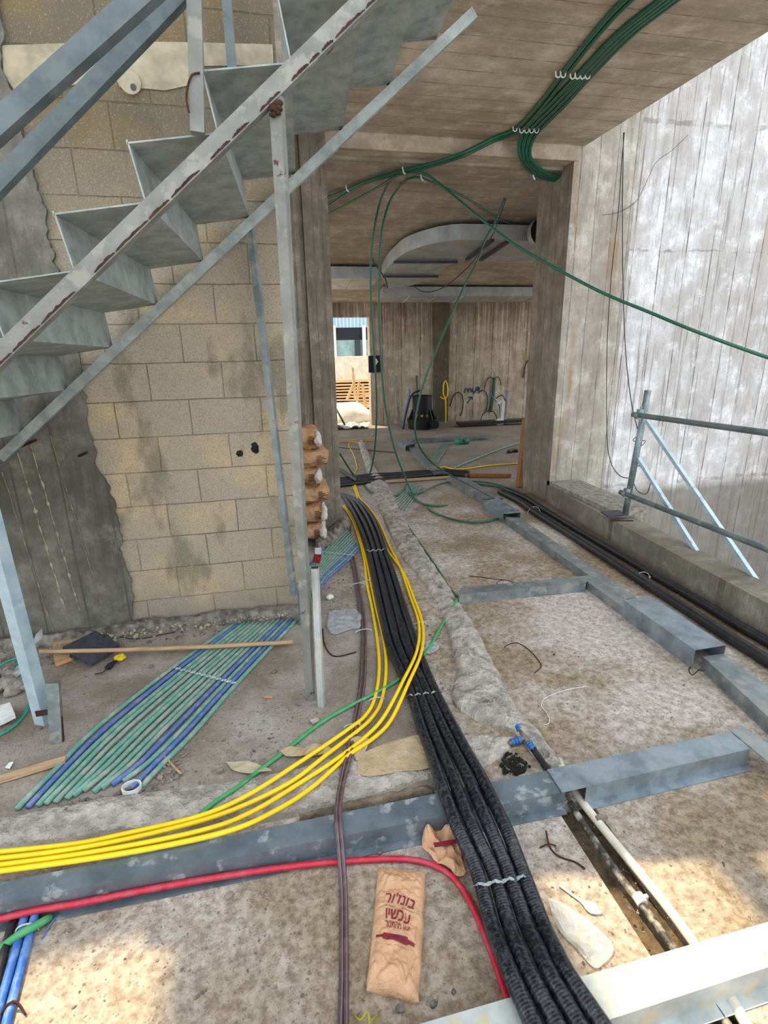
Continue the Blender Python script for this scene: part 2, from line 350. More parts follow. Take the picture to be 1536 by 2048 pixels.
M['paper'] = m_paper('brown_paper', 'b58a66', 'cfa683')
M['sack_paper'] = m_paper('sack_paper', 'a9805a', 'c39a72')
M['paper_tan'] = m_paper('torn_tan_paper', 'a18c6e', 'bba684')
M['ink'] = plain('maroon_ink', '7c1f30', .6, 0, .1)
M['sack_ink'] = plain('dark_sack_print', '5d3a26', .7)
M['plastic'] = (lambda n: (n.b.inputs['Alpha'].__setattr__('default_value', .42), n.bump(n.noise(30, det=5, dist=1), .012), n.done('c4c8cc'))[-1])(NT('clear_plastic', .22, 0, .8))
M['white'] = plain('white_plastic', 'dcdcd8', .5, 0, .12)
M['wood'] = m_wood('weathered_wood', '9c7e5e', 'bd9f7c')
M['wood_orange'] = m_wood('new_timber', 'b77c45', 'd39c62', 2)
M['wood_far'] = m_wood('stacked_timber', 'b08a60', 'e0c096', 0)
M['pallet'] = m_wood('dark_pallet_wood', '7e4f2c', '9c6a3f', 2)
M['tile'] = plain('dark_tile', '4b4d57', .5, 0, .3)
M['black_plastic'] = plain('black_plastic', '16181b', .45, 0, .3)
M['glove_y'] = plain('glove_yellow', 'e0c21a', .7); M['glove_k'] = plain('glove_black', '22242a', .8)
M['redp'] = plain('red_plastic', 'a32636', .5)
M['scribble'] = plain('blue_spray_paint', '2d5575', .8)
M['cladding'] = (lambda n: (n.bump(n.math('SINE', n.math('MULTIPLY', n.sep()[0], 2 * math.pi / .17)), .03), n.done(n.mix(n.ramp(n.math('SINE', n.math('MULTIPLY', n.sep()[0], 2 * math.pi / .17)), [(.2, 0.0), (.8, 1.0)]), '8fb0cc', 'bcd6ea')))[-1])(NT('blue_corrugated_cladding', .5))
M['dark_glass'] = plain('dark_window', '262b38', .2); M['frame_dark'] = plain('dark_frame', '3a3b45', .5)
M['pale_panel'] = plain('pale_green_glass', '8fb0b0', .3, 0, .2, 3)
M['out_wall'] = plain('outdoor_wall', 'd9d2c5', .9, 0, .15, 5)
M['tarp'] = plain('white_tarp', 'dcd6ce', .8, 0, .12, 4)
M['green_glass'] = plain('green_bottle', '3f9a80', .3, 0, .2)

# ------------------------------------------------------------------ the setting
def struct(name, bm, m, **k):
    o = fin(name, bm, m); o['kind'] = 'structure'; return o
WY = 3.32                                                # face of the block wall
PY = 5.17                                                # faces of both piers and of the deep beam
b = bmesh.new(); 
# floor slab: finely divided near the camera, with a shallow service trench
TR = [(0.985, 1.34), (0.99, 0.35), (1.20, 0.35), (1.15, 1.34)]
box(b, (-6, -2.5, -.3), (.955, 12.0, 0)); box(b, (1.10, -2.5, -.3), (3.0, 12.0, 0)); box(b, (3.0, 5.3, -.3), (12, 12.0, 0)); box(b, (.955, 1.45, -.3), (1.10, 12, 0)); struct('floor', b, M['floor'])
b = bmesh.new(); box(b, (.955, -2.5, -.3), (1.10, 1.45, -.055)); struct('floor_trench', b, M['trench_brown'])
b = bmesh.new(); box(b, (-3.2, WY, -.1), (.19, WY + .2, 4.6)); struct('wall_front_blocks', b, M['blocks']).name = 'wall_blocks'
edge = [(5, -60), (8, 84), (22, 190), (55, 320), (88, 420), (125, 560), (158, 700), (170, 810), (203, 940), (222, 985), (236, 1022), (246, 1090), (258, 1145), (266, 1200), (276, 1275)]
b = bmesh.new(); prism(b, [(-3.2, WY, 4.6)] + [q + Vector((noise.noise(q * 7) * .03 + noise.noise(q * 25) * .02, 0, 0)) for q in cr_spline([oy(x, y, WY) for x, y in edge], .02)] + [(-3.2, WY, -.05)], (0, -.022, 0)); struct('wall_left', b, M['wall_left'])
b = bmesh.new(); box(b, (-.6, PY, -.1), (.655, PY + .45, 3.5)); struct('wall_passage_left', b, M['column'])
for i, x in enumerate((.05, .28, .43)):
    b = bmesh.new(); box(b, (x, PY - .03, 0), (x + (.12, .10, .14)[i], PY, 3.42)); o = struct('trim_%d' % (i + 1), b, M['column'])
b = bmesh.new(); box(b, (.19, WY, 3.0), (.32, WY + .2, 4.6)); struct('trim_4', b, M['column'])
# right pier
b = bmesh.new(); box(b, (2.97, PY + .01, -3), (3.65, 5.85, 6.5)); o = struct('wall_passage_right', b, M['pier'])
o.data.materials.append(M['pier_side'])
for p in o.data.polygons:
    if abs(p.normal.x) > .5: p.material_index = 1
b = bmesh.new(); box(b, (3.65, PY + .06, -3), (9.5, 5.6, 7.5)); struct('wall_right', b, M['bigwall'])
b = bmesh.new(); box(b, (9.0, -1.5, -3), (9.3, 5.3, 3.0)); struct('wall_well_far', b, M['bigwall']).name = 'wall_well'
b = bmesh.new(); box(b, (2.9, -2.5, -3.1), (9.5, 5.3, -3.0)); struct('floor_well', b, M['dirt'])
# kerb
ki0, ki1 = oz(1536, 1202, .23), oy(1098, 981, PY); d = (ki0 - ki1) / (ki0.y - ki1.y)
ki0 = ki1 + d * (-2.0 - ki1.y); ki0.z = .25
b = bmesh.new(); wd = Vector((.225, 0, 0))
prism(b, [Vector((ki0.x + .03, -2, -.32)), Vector((ki1.x - .01, PY + .03, -.32)), Vector((ki1.x - .01, PY + .03, .19)), Vector((ki0.x + .03, -2, .245))], wd)
struct('trim_kerb', b, M['curb'])
b = bmesh.new(); box(b, (2.97, 4.05, -.6), (3.32, PY + .06, .235)); struct('trim_ledge', b, M['concrete'])
# ceilings
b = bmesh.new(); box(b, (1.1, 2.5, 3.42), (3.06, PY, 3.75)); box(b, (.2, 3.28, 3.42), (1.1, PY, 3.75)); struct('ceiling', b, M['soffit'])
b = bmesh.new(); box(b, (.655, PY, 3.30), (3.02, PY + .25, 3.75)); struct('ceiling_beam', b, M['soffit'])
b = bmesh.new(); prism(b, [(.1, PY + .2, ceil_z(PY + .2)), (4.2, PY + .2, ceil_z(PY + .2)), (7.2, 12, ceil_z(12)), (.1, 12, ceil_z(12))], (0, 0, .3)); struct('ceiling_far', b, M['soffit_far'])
# back wall with its door opening
BY = 11.73
b = bmesh.new(); dx0, dx1, dz = .9, oy(741, 745, BY).x, 2.27
box(b, (-3, BY, -.1), (dx0, BY + .25, 3)); box(b, (dx0, BY, dz), (dx1, BY + .25, 3)); box(b, (dx1, BY, -.1), (9, BY + .25, 3)); struct('wall_back', b, M['backwall'])
b = bmesh.new(); c0 = oy(868, 700, BY - .04).x; c1 = oy(898, 700, BY - .04).x; box(b, (c0, BY - .05, 0), (c1, BY, 2.6)); struct('trim_5', b, board_concrete('dark_pilaster', '6b6152', '4d4438', '7a7062', 0, .3, '3c342a'))
# unseen slab, strip and bar added overhead to shape the sun patches
b = bmesh.new()
box(b, (-9, 3.62, 6.8), (6, 9, 7.1)); box(b, (-2.12, -3, 6.8), (-1.02, 3.62, 7.1)); box(b, (-.38, -3, 6.9), (-.24, 3.62, 7.05)); struct('unseen_sun_blockers', b, M['soffit'])
b = bmesh.new(); prism(b, [(-30, 12.2, -.05), (30, 12.2, -.05), (30, 60, -.05), (-30, 60, -.05)], (0, 0, -.2)); struct('ground_outside', b, M['out_wall']).name = 'floor_outside'
# ------------------------------------------------------------------ steel staircase (one welded thing)
def seg_px(p, q, y): return oy(p[0], p[1], y), oy(q[0], q[1], y)
YN, YF = 2.15, 3.24
st = empty('steel_staircase', (-1.07, 2.3, 0), 'galvanised steel staircase of bent plate steps rising in front of the block wall', 'staircase')
def Jn(m): return Vector((-.089 + .2575 * m, YN, 2.385 + .214 * m))
def Nn(m): return Jn(m) + Vector((-.03, 0, .172))
def Jf(m): return Vector((-.016 + .2575 * m, YF, 2.356 + .214 * m))
def Nf(m): return Jf(m) + Vector((-.014, 0, .175))
for m in range(-7, 4):
    b = bmesh.new(); prism(b, [Nn(m), Jn(m + 1), Jf(m + 1), Nf(m)], (0, 0, .005))
    box(b, (Nn(m).x - .003, YN, Nn(m).z - .002), (Nn(m).x + .002, YN + .004, Nn(m).z + .012))
    fin('tread', b, M['stair_plate'], st)
    b = bmesh.new(); prism(b, [Jn(m), Nn(m), Nf(m), Jf(m)], (.005, 0, 0)); fin('riser', b, M['stair_plate'], st)
# a small weld blob where each step meets the tubes
for m in range(-7, 4):
    for q in (Jn(m) + Vector((.0, -.012, -.005)), Jf(m) + Vector((.0, -.01, -.004))):
        b = bmesh.new(); rock_bm(b, q, .011, 2); fin('weld', b, M['rust'], st, True)
def span(p, q, y, e0, e1):
    a, c = seg_px(p, q, y); d = (c - a).normalized(); return a - d * e0, c + d * e1
a, c = span((20, 694), (575, 154), YN - .035, .75, .62)
b = bmesh.new(); bar(b, a, c, .05, .055); fin('stringer', b, M['stair_bar'], st)
a, c = span((150, 777), (768, 196), YF - .03, .55, .62)
b = bmesh.new(); bar(b, a, c, .05, .05); fin('stringer', b, M['stair_plate'], st)
# posts
def post(name, top, bot, y0, y1, wd, mat, rot=(.42, .91, 0), parent=st):
    b = bmesh.new(); bar(b, oy(*top, y0), oy(*bot, y1), wd, wd, rot); return fin(name, b, mat, parent)
p2b = oz(622, 1397)
post('support_post', (553, 194), (622, 1397), YN - .03, p2b.y, .040, M['stair_bar'])
b = bmesh.new(); q0, q1 = oy(630, 1137, p2b.y - .04), oz(643, 1412)
bar(b, q0, q1, .030, .026, (.42, .91, 0)); fin('post_sleeve', b, M['galv_pale'], st)
b = bmesh.new(); bar(b, q0 + Vector((0, 0, -.002)), q0 + Vector((0, -.002, .010)), .03, .003, (0, 1, 0)); fin('sleeve_rim', b, M['rust'], st)
post('support_post', (499, 446), (588, 1190), YF - .03, 3.2, .036, M['galv'])
b = bmesh.new(); bar(b, oy(600, 1168, 3.1), oy(604, 1262, 3.1) , .036, .036, (0, 1, 0)); fin('post_foot', b, M['galv_dusty'], st)
pl = oz(96, 1462); tp = Vector((pl.x - .02, pl.y, 1.52))
b = bmesh.new(); bar(b, tp, Vector((pl.x - .005, pl.y, .055)), .055, .055, (.42, .91, 0)); fin('support_post', b, M['brace'], st)
b = bmesh.new(); bar(b, oy(107, 1364, pl.y - .05), oz(114, 1484), .05, .03, (0, 1, 0)); fin('post_foot', b, M['galv'], st)
b = bmesh.new(); bar(b, oy(122, 1432, pl.y - .07), oz(126, 1482), .010, .012, (0, 1, 0)); fin('anchor_strip', b, M['rust'], st)
b = bmesh.new(); v0 = oy(88, 1425, pl.y - .035); box(b, v0 + Vector((-.034, -.004, -.014)), v0 + Vector((.03, .0, .014))); fin('cut_edge', b, M['rust'], st)
b = bmesh.new(); v0 = oy(66, 1290, pl.y - .03); prism(b, [v0, v0 + Vector((.045, 0, .03)), v0 + Vector((.05, 0, .075)), v0 + Vector((.02, 0, .05))], (0, .006, 0)); fin('tab', b, M['galv'], st)
# handrail and its uprights on the near side, one on the far side
a, c = span((0, 252), (280, 0), YN - .18, .4, .12); b = bmesh.new(); bar(b, a, c, .05, .055); fin('handrail', b, M['rail'], st)
a, c = span((0, 366), (352, 0), YN + .05, .4, .6); b = bmesh.new(); bar(b, a, c, .045, .05); fin('mid_rail', b, M['rail'], st)
b = bmesh.new(); bar(b, oy(396, 268, YN - .02), oy(386, -120, YN - .02), .044, .044, (0, 1, 0)); fin('baluster', b, M['stair_bar'], st)
b = bmesh.new(); bar(b, oy(466, 160, YF - .05), oy(447, -80, YF - .05), .045, .045, (0, 1, 0)); fin('baluster', b, M['rail'], st)
wr = [oy(*q, YN - .05) for q in ((400, 146), (384, 150), (375, 175), (373, 200), (378, 225))]
b = bmesh.new(); tube(b, cr_spline(wr, .02), .0035, 6); fin('tie_wire', b, M['rust'], st, True)

# ------------------------------------------------------------------ sheet metal cable channels on the floor
def channel(name, tl, tr, br, bl, z, label, group=None, mat='galv', fl=.022, sides=('f', 'b'), ends=(), parent=None, cat='cable channel', f0=0.0, f1=1.0, world=False, floor=0.0):
    """inverted channel: top plate from four photo points at height z, side walls down to the floor, outward flanges"""
    A, B, C, D = [q if isinstance(q, Vector) else oz(q[0], q[1], z) for q in (tl, tr, br, bl)]
    b = bmesh.new(); t = .003
    prism(b, [A, B, C, D], (0, 0, t))
    def wall(p, q, out, u0=0.0, u1=1.0):
        p, q = p.lerp(q, u0), p.lerp(q, u1); n = out.normalized() * t
        prism(b, [Vector((p.x, p.y, floor)), Vector((q.x, q.y, floor)), Vector((q.x, q.y, z)), Vector((p.x, p.y, z))], -n)
        if fl: prism(b, [Vector((p.x, p.y, floor + .001)), Vector((q.x, q.y, floor + .001)), Vector((q.x, q.y, floor + .001)) + out.normalized() * fl, Vector((p.x, p.y, floor + .001)) + out.normalized() * fl], (0, 0, .003))
    fo = (D - A); fo -= (B - A).normalized() * fo.dot((B - A).normalized())
    if 'f' in sides: wall(D, C, fo, f0, f1)
    if 'b' in sides: wall(A, B, -fo)
    fl0 = fl; fl = 0
    if 'r' in ends: wall(B, C, (B - A))
    if 'l' in ends: wall(A, D, (A - B))
    return tag(fin(name, b, M[mat], parent), label, cat, group)
g_ch = 'galvanised cable channels on the floor'
zt = .078
P0 = oz(1130, 1585, zt); P1 = oz(400, 1730, zt); P2 = oz(768, 1662, zt)
fr = (P1 - P0).normalized(); bk = oz(1095, 1542, zt); wB = bk - P0
fl_ = P0 + fr * 2.6; bl_ = oz(570, 1650, zt); dirb = (bl_ - bk).normalized(); bl2 = bk + dirb * 2.6
channel('cable_channel', bl2, bk, P0, fl_, zt, 'long dusty blue-grey channel crossing the foreground under the yellow cables', g_ch, 'galv_dusty', .028)
channel('cable_channel', (1094, 1540), (1460, 1464), (1500, 1499), (1124, 1586), zt + .006, 'clean galvanised channel piece bridging the white and black pipes', g_ch, 'galv_cover', .028, f0=.12, ends=('r',))
channel('cable_channel', (1461, 1463), (1484, 1455), (1850, 1690), (1800, 1740), zt, 'short channel running off the right edge from the corner of the pipe-bridging channel', g_ch, 'galv', .02)
zt2 = .085
a0, a1, c0_, c1_ = oz(1185, 1948, zt2), oz(1536, 1845, zt2), oz(1233, 2036, zt2), oz(1536, 1936, zt2)
db = (a1 - a0).normalized(); df = (c1_ - c0_).normalized()
channel('cable_channel', a0 - db * 1.5, a1 + db * 1.2, c1_ + df * 1.2, c0_ - df * 1.5, zt2, 'sunlit plaster-splashed channel across the bottom right corner', g_ch, 'galv_pale', .03, f0=.02, f1=1)
channel('cable_channel', (923, 1176), (1183, 1151), (1172, 1166), (918, 1190), .062, 'short cross channel with an open left end beside the mortar ridge', g_ch, 'galv', .015)
channel('cable_channel', (1159, 1153), (1181, 1151), (1253, 1200), (1251, 1218), .06, 'stub of channel leading from the cross channel into the large cover box', g_ch, 'galv', .0, sides=('f', 'b'), ends=('l',))
def runch(p0, p1, wpx0, wpx1, z, label, mat='galv', fl=.008):
    """a channel seen along its length: left top edge p0->p1, right top edge wpx0->wpx1"""
    return channel('cable_channel', p1, wpx1, wpx0, p0, z, label, g_ch, mat, fl)
def runbox(nl, nr, fr_, fl_, z, label, mat, name='cable_channel', thick=True, t=.003, parent=None, cat='cable channel', fln=0.0):
    """same with walls along the length (near-left, near-right, far-right, far-left top corners)"""
    A, B, C, D = [oz(q[0], q[1], z) if not isinstance(q, Vector) else q for q in (nl, nr, fr_, fl_)]
    b = bmesh.new(); prism(b, [A, B, C, D], (0, 0, t))
    for p, q, o in ((A, D, -1), (B, C, 1)):
        nrm = Vector((o, 0, 0)); prism(b, [Vector((p.x, p.y, 0)), Vector((q.x, q.y, 0)), Vector((q.x, q.y, z)), Vector((p.x, p.y, z))], -nrm * t)
        if fln: prism(b, [Vector((p.x, p.y, .001)), Vector((q.x, q.y, .001)), Vector((q.x + o * fln, q.y, .001)), Vector((p.x + o * fln, p.y, .001))], (0, 0, .002))
    return tag(fin(name, b, M[mat], parent), label, cat, g_ch)
runbox((1247, 1199), (1274, 1197), (1040, 1036), (1010, 1034), .06, 'long narrow channel between the far cover box and the large cover box', 'galv', fln=.01)
runbox((1390, 1301), (1452, 1291), (1301, 1193), (1248, 1201), .115, 'large open-ended cover box sitting over two channels at right', 'galv_cover')
runbox((1780, 1660), (1830, 1590), (1447, 1308), (1406, 1314), .07, 'channel running out of the large cover box to the right edge', 'galv', fln=.01)
runbox((1006, 1028), (1042, 1025), (999, 997), (965, 1001), .092, 'smaller open-ended cover box further back near the concrete pier', 'galv_cover')
runbox((966, 999), (985, 997), (909, 957), (893, 957), .05, 'left one of the paired channels behind the smaller cover box', 'galv', fln=.008)
runbox((991, 998), (1006, 996), (933, 957), (916, 957), .05, 'right one of the paired channels behind the smaller cover box', 'galv', fln=.008)
runbox((811, 891), (830, 888), (815, 880), (797, 881), .095, 'small open-ended box in the far room near the black manhole part', 'galv_cover')
runbox((868, 948), (890, 946), (831, 893), (817, 894), .05, 'thin channel crossing the far room floor from the small open box', 'galv', fln=.008)
channel('cable_channel', (815, 878), (968, 872), (975, 876), (820, 883), .04, 'long grey channel lying across the far room in front of the manhole part', g_ch, 'galv_dusty', .01)

# ------------------------------------------------------------------ thick black corrugated pipes
gb = 'thick black corrugated pipes'
ctl = [  # y, then the four pipe centres (photo x)
 (988, 683, 684, 685, 687), (1003, 694, 703, 711, 718), (1028, 708, 718, 730, 740), (1060, 722, 734, 745, 756), (1099, 736, 747, 758, 769), (1150, 747, 760, 774, 787), (1200, 757, 772, 788, 803), (1250, 768, 784, 801, 819), (1300, 782, 799, 816, 836), (1375, 817, 834, 850, 867),
 (1450, 841, 862, 884, 905), (1500, 859, 882, 908, 932), (1550, 876, 903, 933, 960), (1650, 913, 943, 977, 1009), (1740, 953, 985, 1015, 1044), (1850, 983, 1018, 1053, 1087), (1900, 1002, 1038, 1076, 1111), (1950, 1022, 1060, 1100, 1136), (2048, 1066, 1112, 1156, 1202), (2120, 1100, 1150, 1198, 1250), (2300, 1186, 1246, 1306, 1372), (2550, 1310, 1388, 1462, 1545)]
OV = [(900, 0), (1400, 0), (1500, .03), (1540, .062), (1565, .085), (1680, .085), (1760, .045), (1850, .04), (1930, .085), (2120, .09), (2300, .07), (2600, .02)]
def over(y):
    for (a_, u_), (b_, v_) in zip(OV, OV[1:]):
        if y <= b_: return .025 + u_ + (v_ - u_) * (y - a_) / (b_ - a_)
nm = ['first (leftmost)', 'second', 'third', 'fourth (rightmost)']
for k in range(4):
    cable('corrugated_pipe', [(r[k + 1], r[0], over(r[0])) for r in ctl], .0235, M['black_pipe'], nm[k] + ' of the four thick black corrugated pipes running away through the passage', 'pipe', gb, seg=14, step=.03)
# perforated straps across the pipes
def strap(pts, label):
    p = [oz(x, y, z) for x, y, z in pts]; p = cr_spline(p, .01); b = bmesh.new()
    for i in range(len(p) - 1):
        d = (p[i + 1] - p[i]); s = Vector((0, 0, 1)).cross(d).normalized() * (.006 if i % 2 else .0035)
        prism(b, [p[i] - s, p[i + 1] - s, p[i + 1] + s, p[i] + s], (0, 0, .002))
    tag(fin('perforated_strap', b, M['strap']), label, 'strap', 'metal straps over the black pipes')
def strapk(y, xs, zc, label, tilt=0):
    pts = []; r = .027
    pts.append((xs[0] - 14 * (y / 1740) ** 3, y + 6 + tilt, zc - .01))
    for i, x in enumerate(xs):
        pts.append((x, y + tilt * (1 - i / 3), zc + r))
        if i < 3: pts.append(((x + xs[i + 1]) / 2, y + 4 + tilt * (1 - (i + .5) / 3), zc + r * .55))
    pts.append((xs[-1] + 16 * (y / 1740) ** 3, y + 3, zc - .01)); strap(pts, label)
strapk(1752, (957, 990, 1019, 1046), .076, 'perforated metal strap holding the four black pipes in the foreground', 16)
strapk(1383, (820, 836, 852, 869), .03, 'perforated metal strap around the black pipes beside the mortar ridge', 6)
strapk(1097, (735, 746, 757, 768), .03, 'thin metal strap around the black pipes near the passage mouth', 3)

# ------------------------------------------------------------------ yellow cables
gy = 'yellow cables'
A1 = [(686, 1012), (698, 1030), (708, 1050), (726, 1109), (734, 1167), (744, 1216), (755, 1284), (758, 1343), (749, 1398), (730, 1432), (700, 1456, .025), (650, 1491, .034), (600, 1524, .036), (500, 1588, .045), (400, 1632, .06), (250, 1668, .08), (150, 1688, .09), (0, 1704, .095), (-80, 1710, .095)]
A2 = [(688, 1011), (704, 1032), (714, 1056), (730, 1109), (742, 1167), (752, 1216), (768, 1284), (772, 1343), (763, 1402), (745, 1434), (720, 1458, .02), (650, 1512, .036), (575, 1568, .040), (450, 1626, .05), (300, 1668, .08), (150, 1698, .095), (0, 1717, .095), (-80, 1723, .095)]
B1 = [(709, 965), (720, 996), (736, 1013), (758, 1045), (779, 1092), (798, 1130), (819, 1190), (837, 1245, .02), (834, 1300, .05), (806, 1362, .06), (770, 1430, .03), (735, 1470, .025), (675, 1517, .036), (600, 1566, .036), (500, 1626, .06), (400, 1662, .09), (200, 1702, .095), (0, 1730, .095), (-80, 1737, .095)]
B2 = [(707, 965), (716, 998), (730, 1014), (752, 1047), (772, 1096), (806, 1144), (827, 1195), (845, 1248, .02), (843, 1303, .05), (816, 1368, .06), (782, 1440, .03), (745, 1478, .028), (700, 1508, .036), (625, 1574, .036), (550, 1622, .06), (450, 1664, .09), (250, 1706, .095), (0, 1742, .095), (-80, 1750, .095)]
for pth, lb in ((A1, 'yellow cable passing left of the black pipes, outer one of its pair'), (A2, 'yellow cable passing left of the black pipes, inner one of its pair'), (B1, 'yellow cable looping over the black pipes from the right, inner one of its pair'), (B2, 'yellow cable looping over the black pipes from the right, outer one of its pair')):
    cable('yellow_cable', pth, .0092, M['yellow'], lb, 'cable', gy, seg=10, step=.03)
for pth, lb in (([(748, 866), (730, 885), (708, 884), (699, 886), (698, 893), (705, 905), (712, 925), (714, 938), (706, 952), (708, 965)], 'thin yellow cable lying in a bend on the floor just beyond the passage'), ([(720, 950), (705, 955), (700, 962), (705, 972), (712, 985), (722, 1000)], 'short thin yellow cable arching off the black bundle behind the left pier')):
    cable('yellow_cable', pth, .006, M['yellow'], lb, 'cable', gy, seg=6)
# ties round the yellow and brown cables
def tie(x, y, wpx, label, z=.012, ang=0.0, parent=None):
    b = bmesh.new(); c = oz(x, y, z if z < .05 else .034); hw = (oz(x + wpx / 2, y, z) - c).length if z < .05 else .07; c.z = 0 if z > .05 else c.z - .004
    pts = [c + Vector((math.cos(t) * hw * math.cos(ang), math.cos(t) * hw * math.sin(ang), math.sin(t) * (z + .004))) for t in [math.pi * i / 10 for i in range(-1, 12)]]
    tube(b, pts, .0028, 6); box(b, pts[2] + Vector((-.005, -.005, -.004)), pts[2] + Vector((.005, .005, .005)))
    tag(fin('cable_tie', b, M['tie']), label, 'cable tie', 'white cable ties')
for a in ((753, 1399, 30, 'white cable tie where the left pair of yellow cables turns'), (716, 1169, 26, 'upper white cable tie on the brown cable pair'), (727, 1262, 32, 'middle white cable tie on the brown cable pair'), (704, 1452, 32, 'lower white cable tie on the brown cable pair by the yellow bend'), (738, 1163, 22, 'faded cable tie on the left yellow pair'), (841, 1247, 22, 'white cable tie on the right yellow pair at its widest point')): tie(*a)

# ------------------------------------------------------------------ brown cable pair, red cable, green conduit
gn = 'pair of brown cables'
C1 = [(690, 1052), (693, 1085), (702, 1120), (711, 1168), (718, 1215), (724, 1262), (723, 1320), (719, 1380), (706, 1450, .012), (693, 1510, .036), (680, 1568, .045), (672, 1625, .09), (675, 1670, .09), (679, 1720, .05), (683, 1790), (683, 1880), (683, 1960), (680, 2060), (679, 2130), (675, 2400)]
C2 = [(701, 1052), (702, 1085), (709, 1120), (718, 1168), (726, 1215), (731, 1262), (731, 1320), (727, 1380), (713, 1450, .012), (701, 1510, .036), (687, 1568, .045), (679, 1625, .09), (683, 1670, .09), (687, 1720, .05), (691, 1790), (692, 1880), (692, 1960), (692, 2060), (692, 2130), (692, 2400)]
cable('brown_cable', C1, .0075, M['brown'], 'left one of the twin brown cables crossing the foreground', 'cable', gn)
cable('brown_cable', C2, .0075, M['brown'], 'right one of the twin brown cables crossing the foreground', 'cable', gn)
cable('red_cable', [(-60, 1852, .036), (0, 1838, .036), (75, 1820, .036), (150, 1808, .036), (300, 1778, .032), (450, 1752, .026), (600, 1731, .02), (700, 1722), (780, 1718), (840, 1722), (890, 1742), (925, 1778), (955, 1835), (983, 1905), (1010, 1985), (1032, 2050), (1055, 2120), (1120, 2320)], .0105, M['red'], 'red cable curving across the foreground around the paper bag', 'cable', seg=10)
cable('green_conduit', [(915, 1197, .03), (905, 1215, .02), (880, 1257), (855, 1300), (815, 1345), (770, 1376), (700, 1412), (640, 1447), (560, 1510), (500, 1555), (500, 1556, .02), (470, 1578, .03), (430, 1604, .032), (400, 1630, .03), (378, 1645, .025)], .0095, M['green_thin'], 'bright green conduit running under the cables towards the yellow bundle', 'conduit', seg=10)
cable('green_hose', [(735, 963, .02), (752, 976), (775, 1003), (800, 1030), (835, 1080), (870, 1130), (895, 1170), (914, 1194)], .008, M['green_hose'], 'dark green hose along the edge of the mortar ridge ending at the cross channel', 'hose', seg=8)

# ------------------------------------------------------------------ fan of green and blue conduits in the floor
cols = ['green_con', 'blue_con', 'green_con', 'green_con', 'green_con2', 'green_con', 'green_con', 'green_con2', 'green_con', 'green_con2', 'blue_con', 'green_con', 'blue_con', 'green_con']
word = {'green_con': 'green', 'green_con2': 'greyish green', 'blue_con': 'blue'}
ordn = ['first', 'second', 'third', 'fourth', 'fifth', 'sixth', 'seventh', 'eighth', 'ninth', 'tenth', 'eleventh', 'twelfth', 'thirteenth', 'fourteenth']
for k, c in enumerate(cols):
    t = k / 13; j = random.uniform(-3, 3)
    top = (470 + 126 * t, 1247 - 10 * t); m1 = (345 + 128 * t + j * .5, 1337 + 30 * t); bot = (36 + 246 * t + j, 1618 - 45 * t - (abs(t - .6) < .25) * random.uniform(0, 25))
    mid = (200 + 185 * t + j, 1452 + 15 * t); low = (115 + 215 * t, 1535 - 12 * t)
    cable('floor_conduit', [top, m1, mid, low, bot], .0115, M[c], '%s conduit from the left, %s, in the fan in front of the block wall' % (ordn[k], word[c]), 'conduit', 'green and blue conduits fanned out on the floor', z=.011, seg=10, step=.08)
for k in range(12):
    t = k / 11; c = cols[(k + 1) % 14]
    cable('floor_conduit', [(606 + 22 * t, 1140 + 58 * t), (632 + 20 * t, 1118 + 42 * t), (668 + 22 * t, 1076 + 50 * t), (690 + 28 * t, 1052 + 45 * t)], .0115, M[c], '%s conduit from the top, %s, in the bundle emerging beside the cement sacks' % (ordn[k], word[c]), 'conduit', 'conduits beside the cement sacks', z=.012, seg=8, step=.08)
for k in range(9):
    t = k / 8
    cable('floor_conduit', [(768 + 42 * t, 1003 + 18 * t), (797 + 32 * t, 985 + 10 * t), (820 + 22 * t, 968 + 4 * t)], .0075, M['green_con2'], '%s conduit from the left in the grey-green bundle just past the passage mouth' % ordn[k], 'conduit', 'conduits just past the passage mouth', z=.012, seg=6, step=.1)
for k in range(7):
    t = k / 6
    cable('floor_conduit', [(858 + 14 * t, 925 + 3 * t), (870 + 15 * t, 905 + 3 * t), (882 + 16 * t, 885 + 1 * t)], .009, M['green_con2'], '%s conduit from the left in the bundle by the far room channel' % ordn[k], 'conduit', 'conduits in the far room floor', z=.012, seg=6, step=.1)
# string of loop ties across the fan
b = bmesh.new(); q = [oz(348 + 122 * i / 24, 1336 + 31 * i / 24 - 1, .026) for i in range(25)]
for i, c in enumerate(q):
    s = .006; tube(b, [c + Vector((s * math.cos(a) * .9, s * .7 * math.sin(a) + .004 * (-1) ** i, .002 * math.sin(2 * a))) for a in [math.pi * 2 * j / 8 for j in range(9)]], .0028, 5)
tag(fin('knotted_tie_cord', b, M['tie']), 'white knotted cord tied across the fan of green conduits', 'cord')
b = bmesh.new(); tube(b, [oz(640 + 68 * i / 16, 1102 + 8 * i / 16 + (i % 2) * 2, .028) for i in range(17)], .004, 5)
tag(fin('knotted_tie_cord', b, M['tie']), 'white cord across the conduits beside the cement sacks', 'cord')

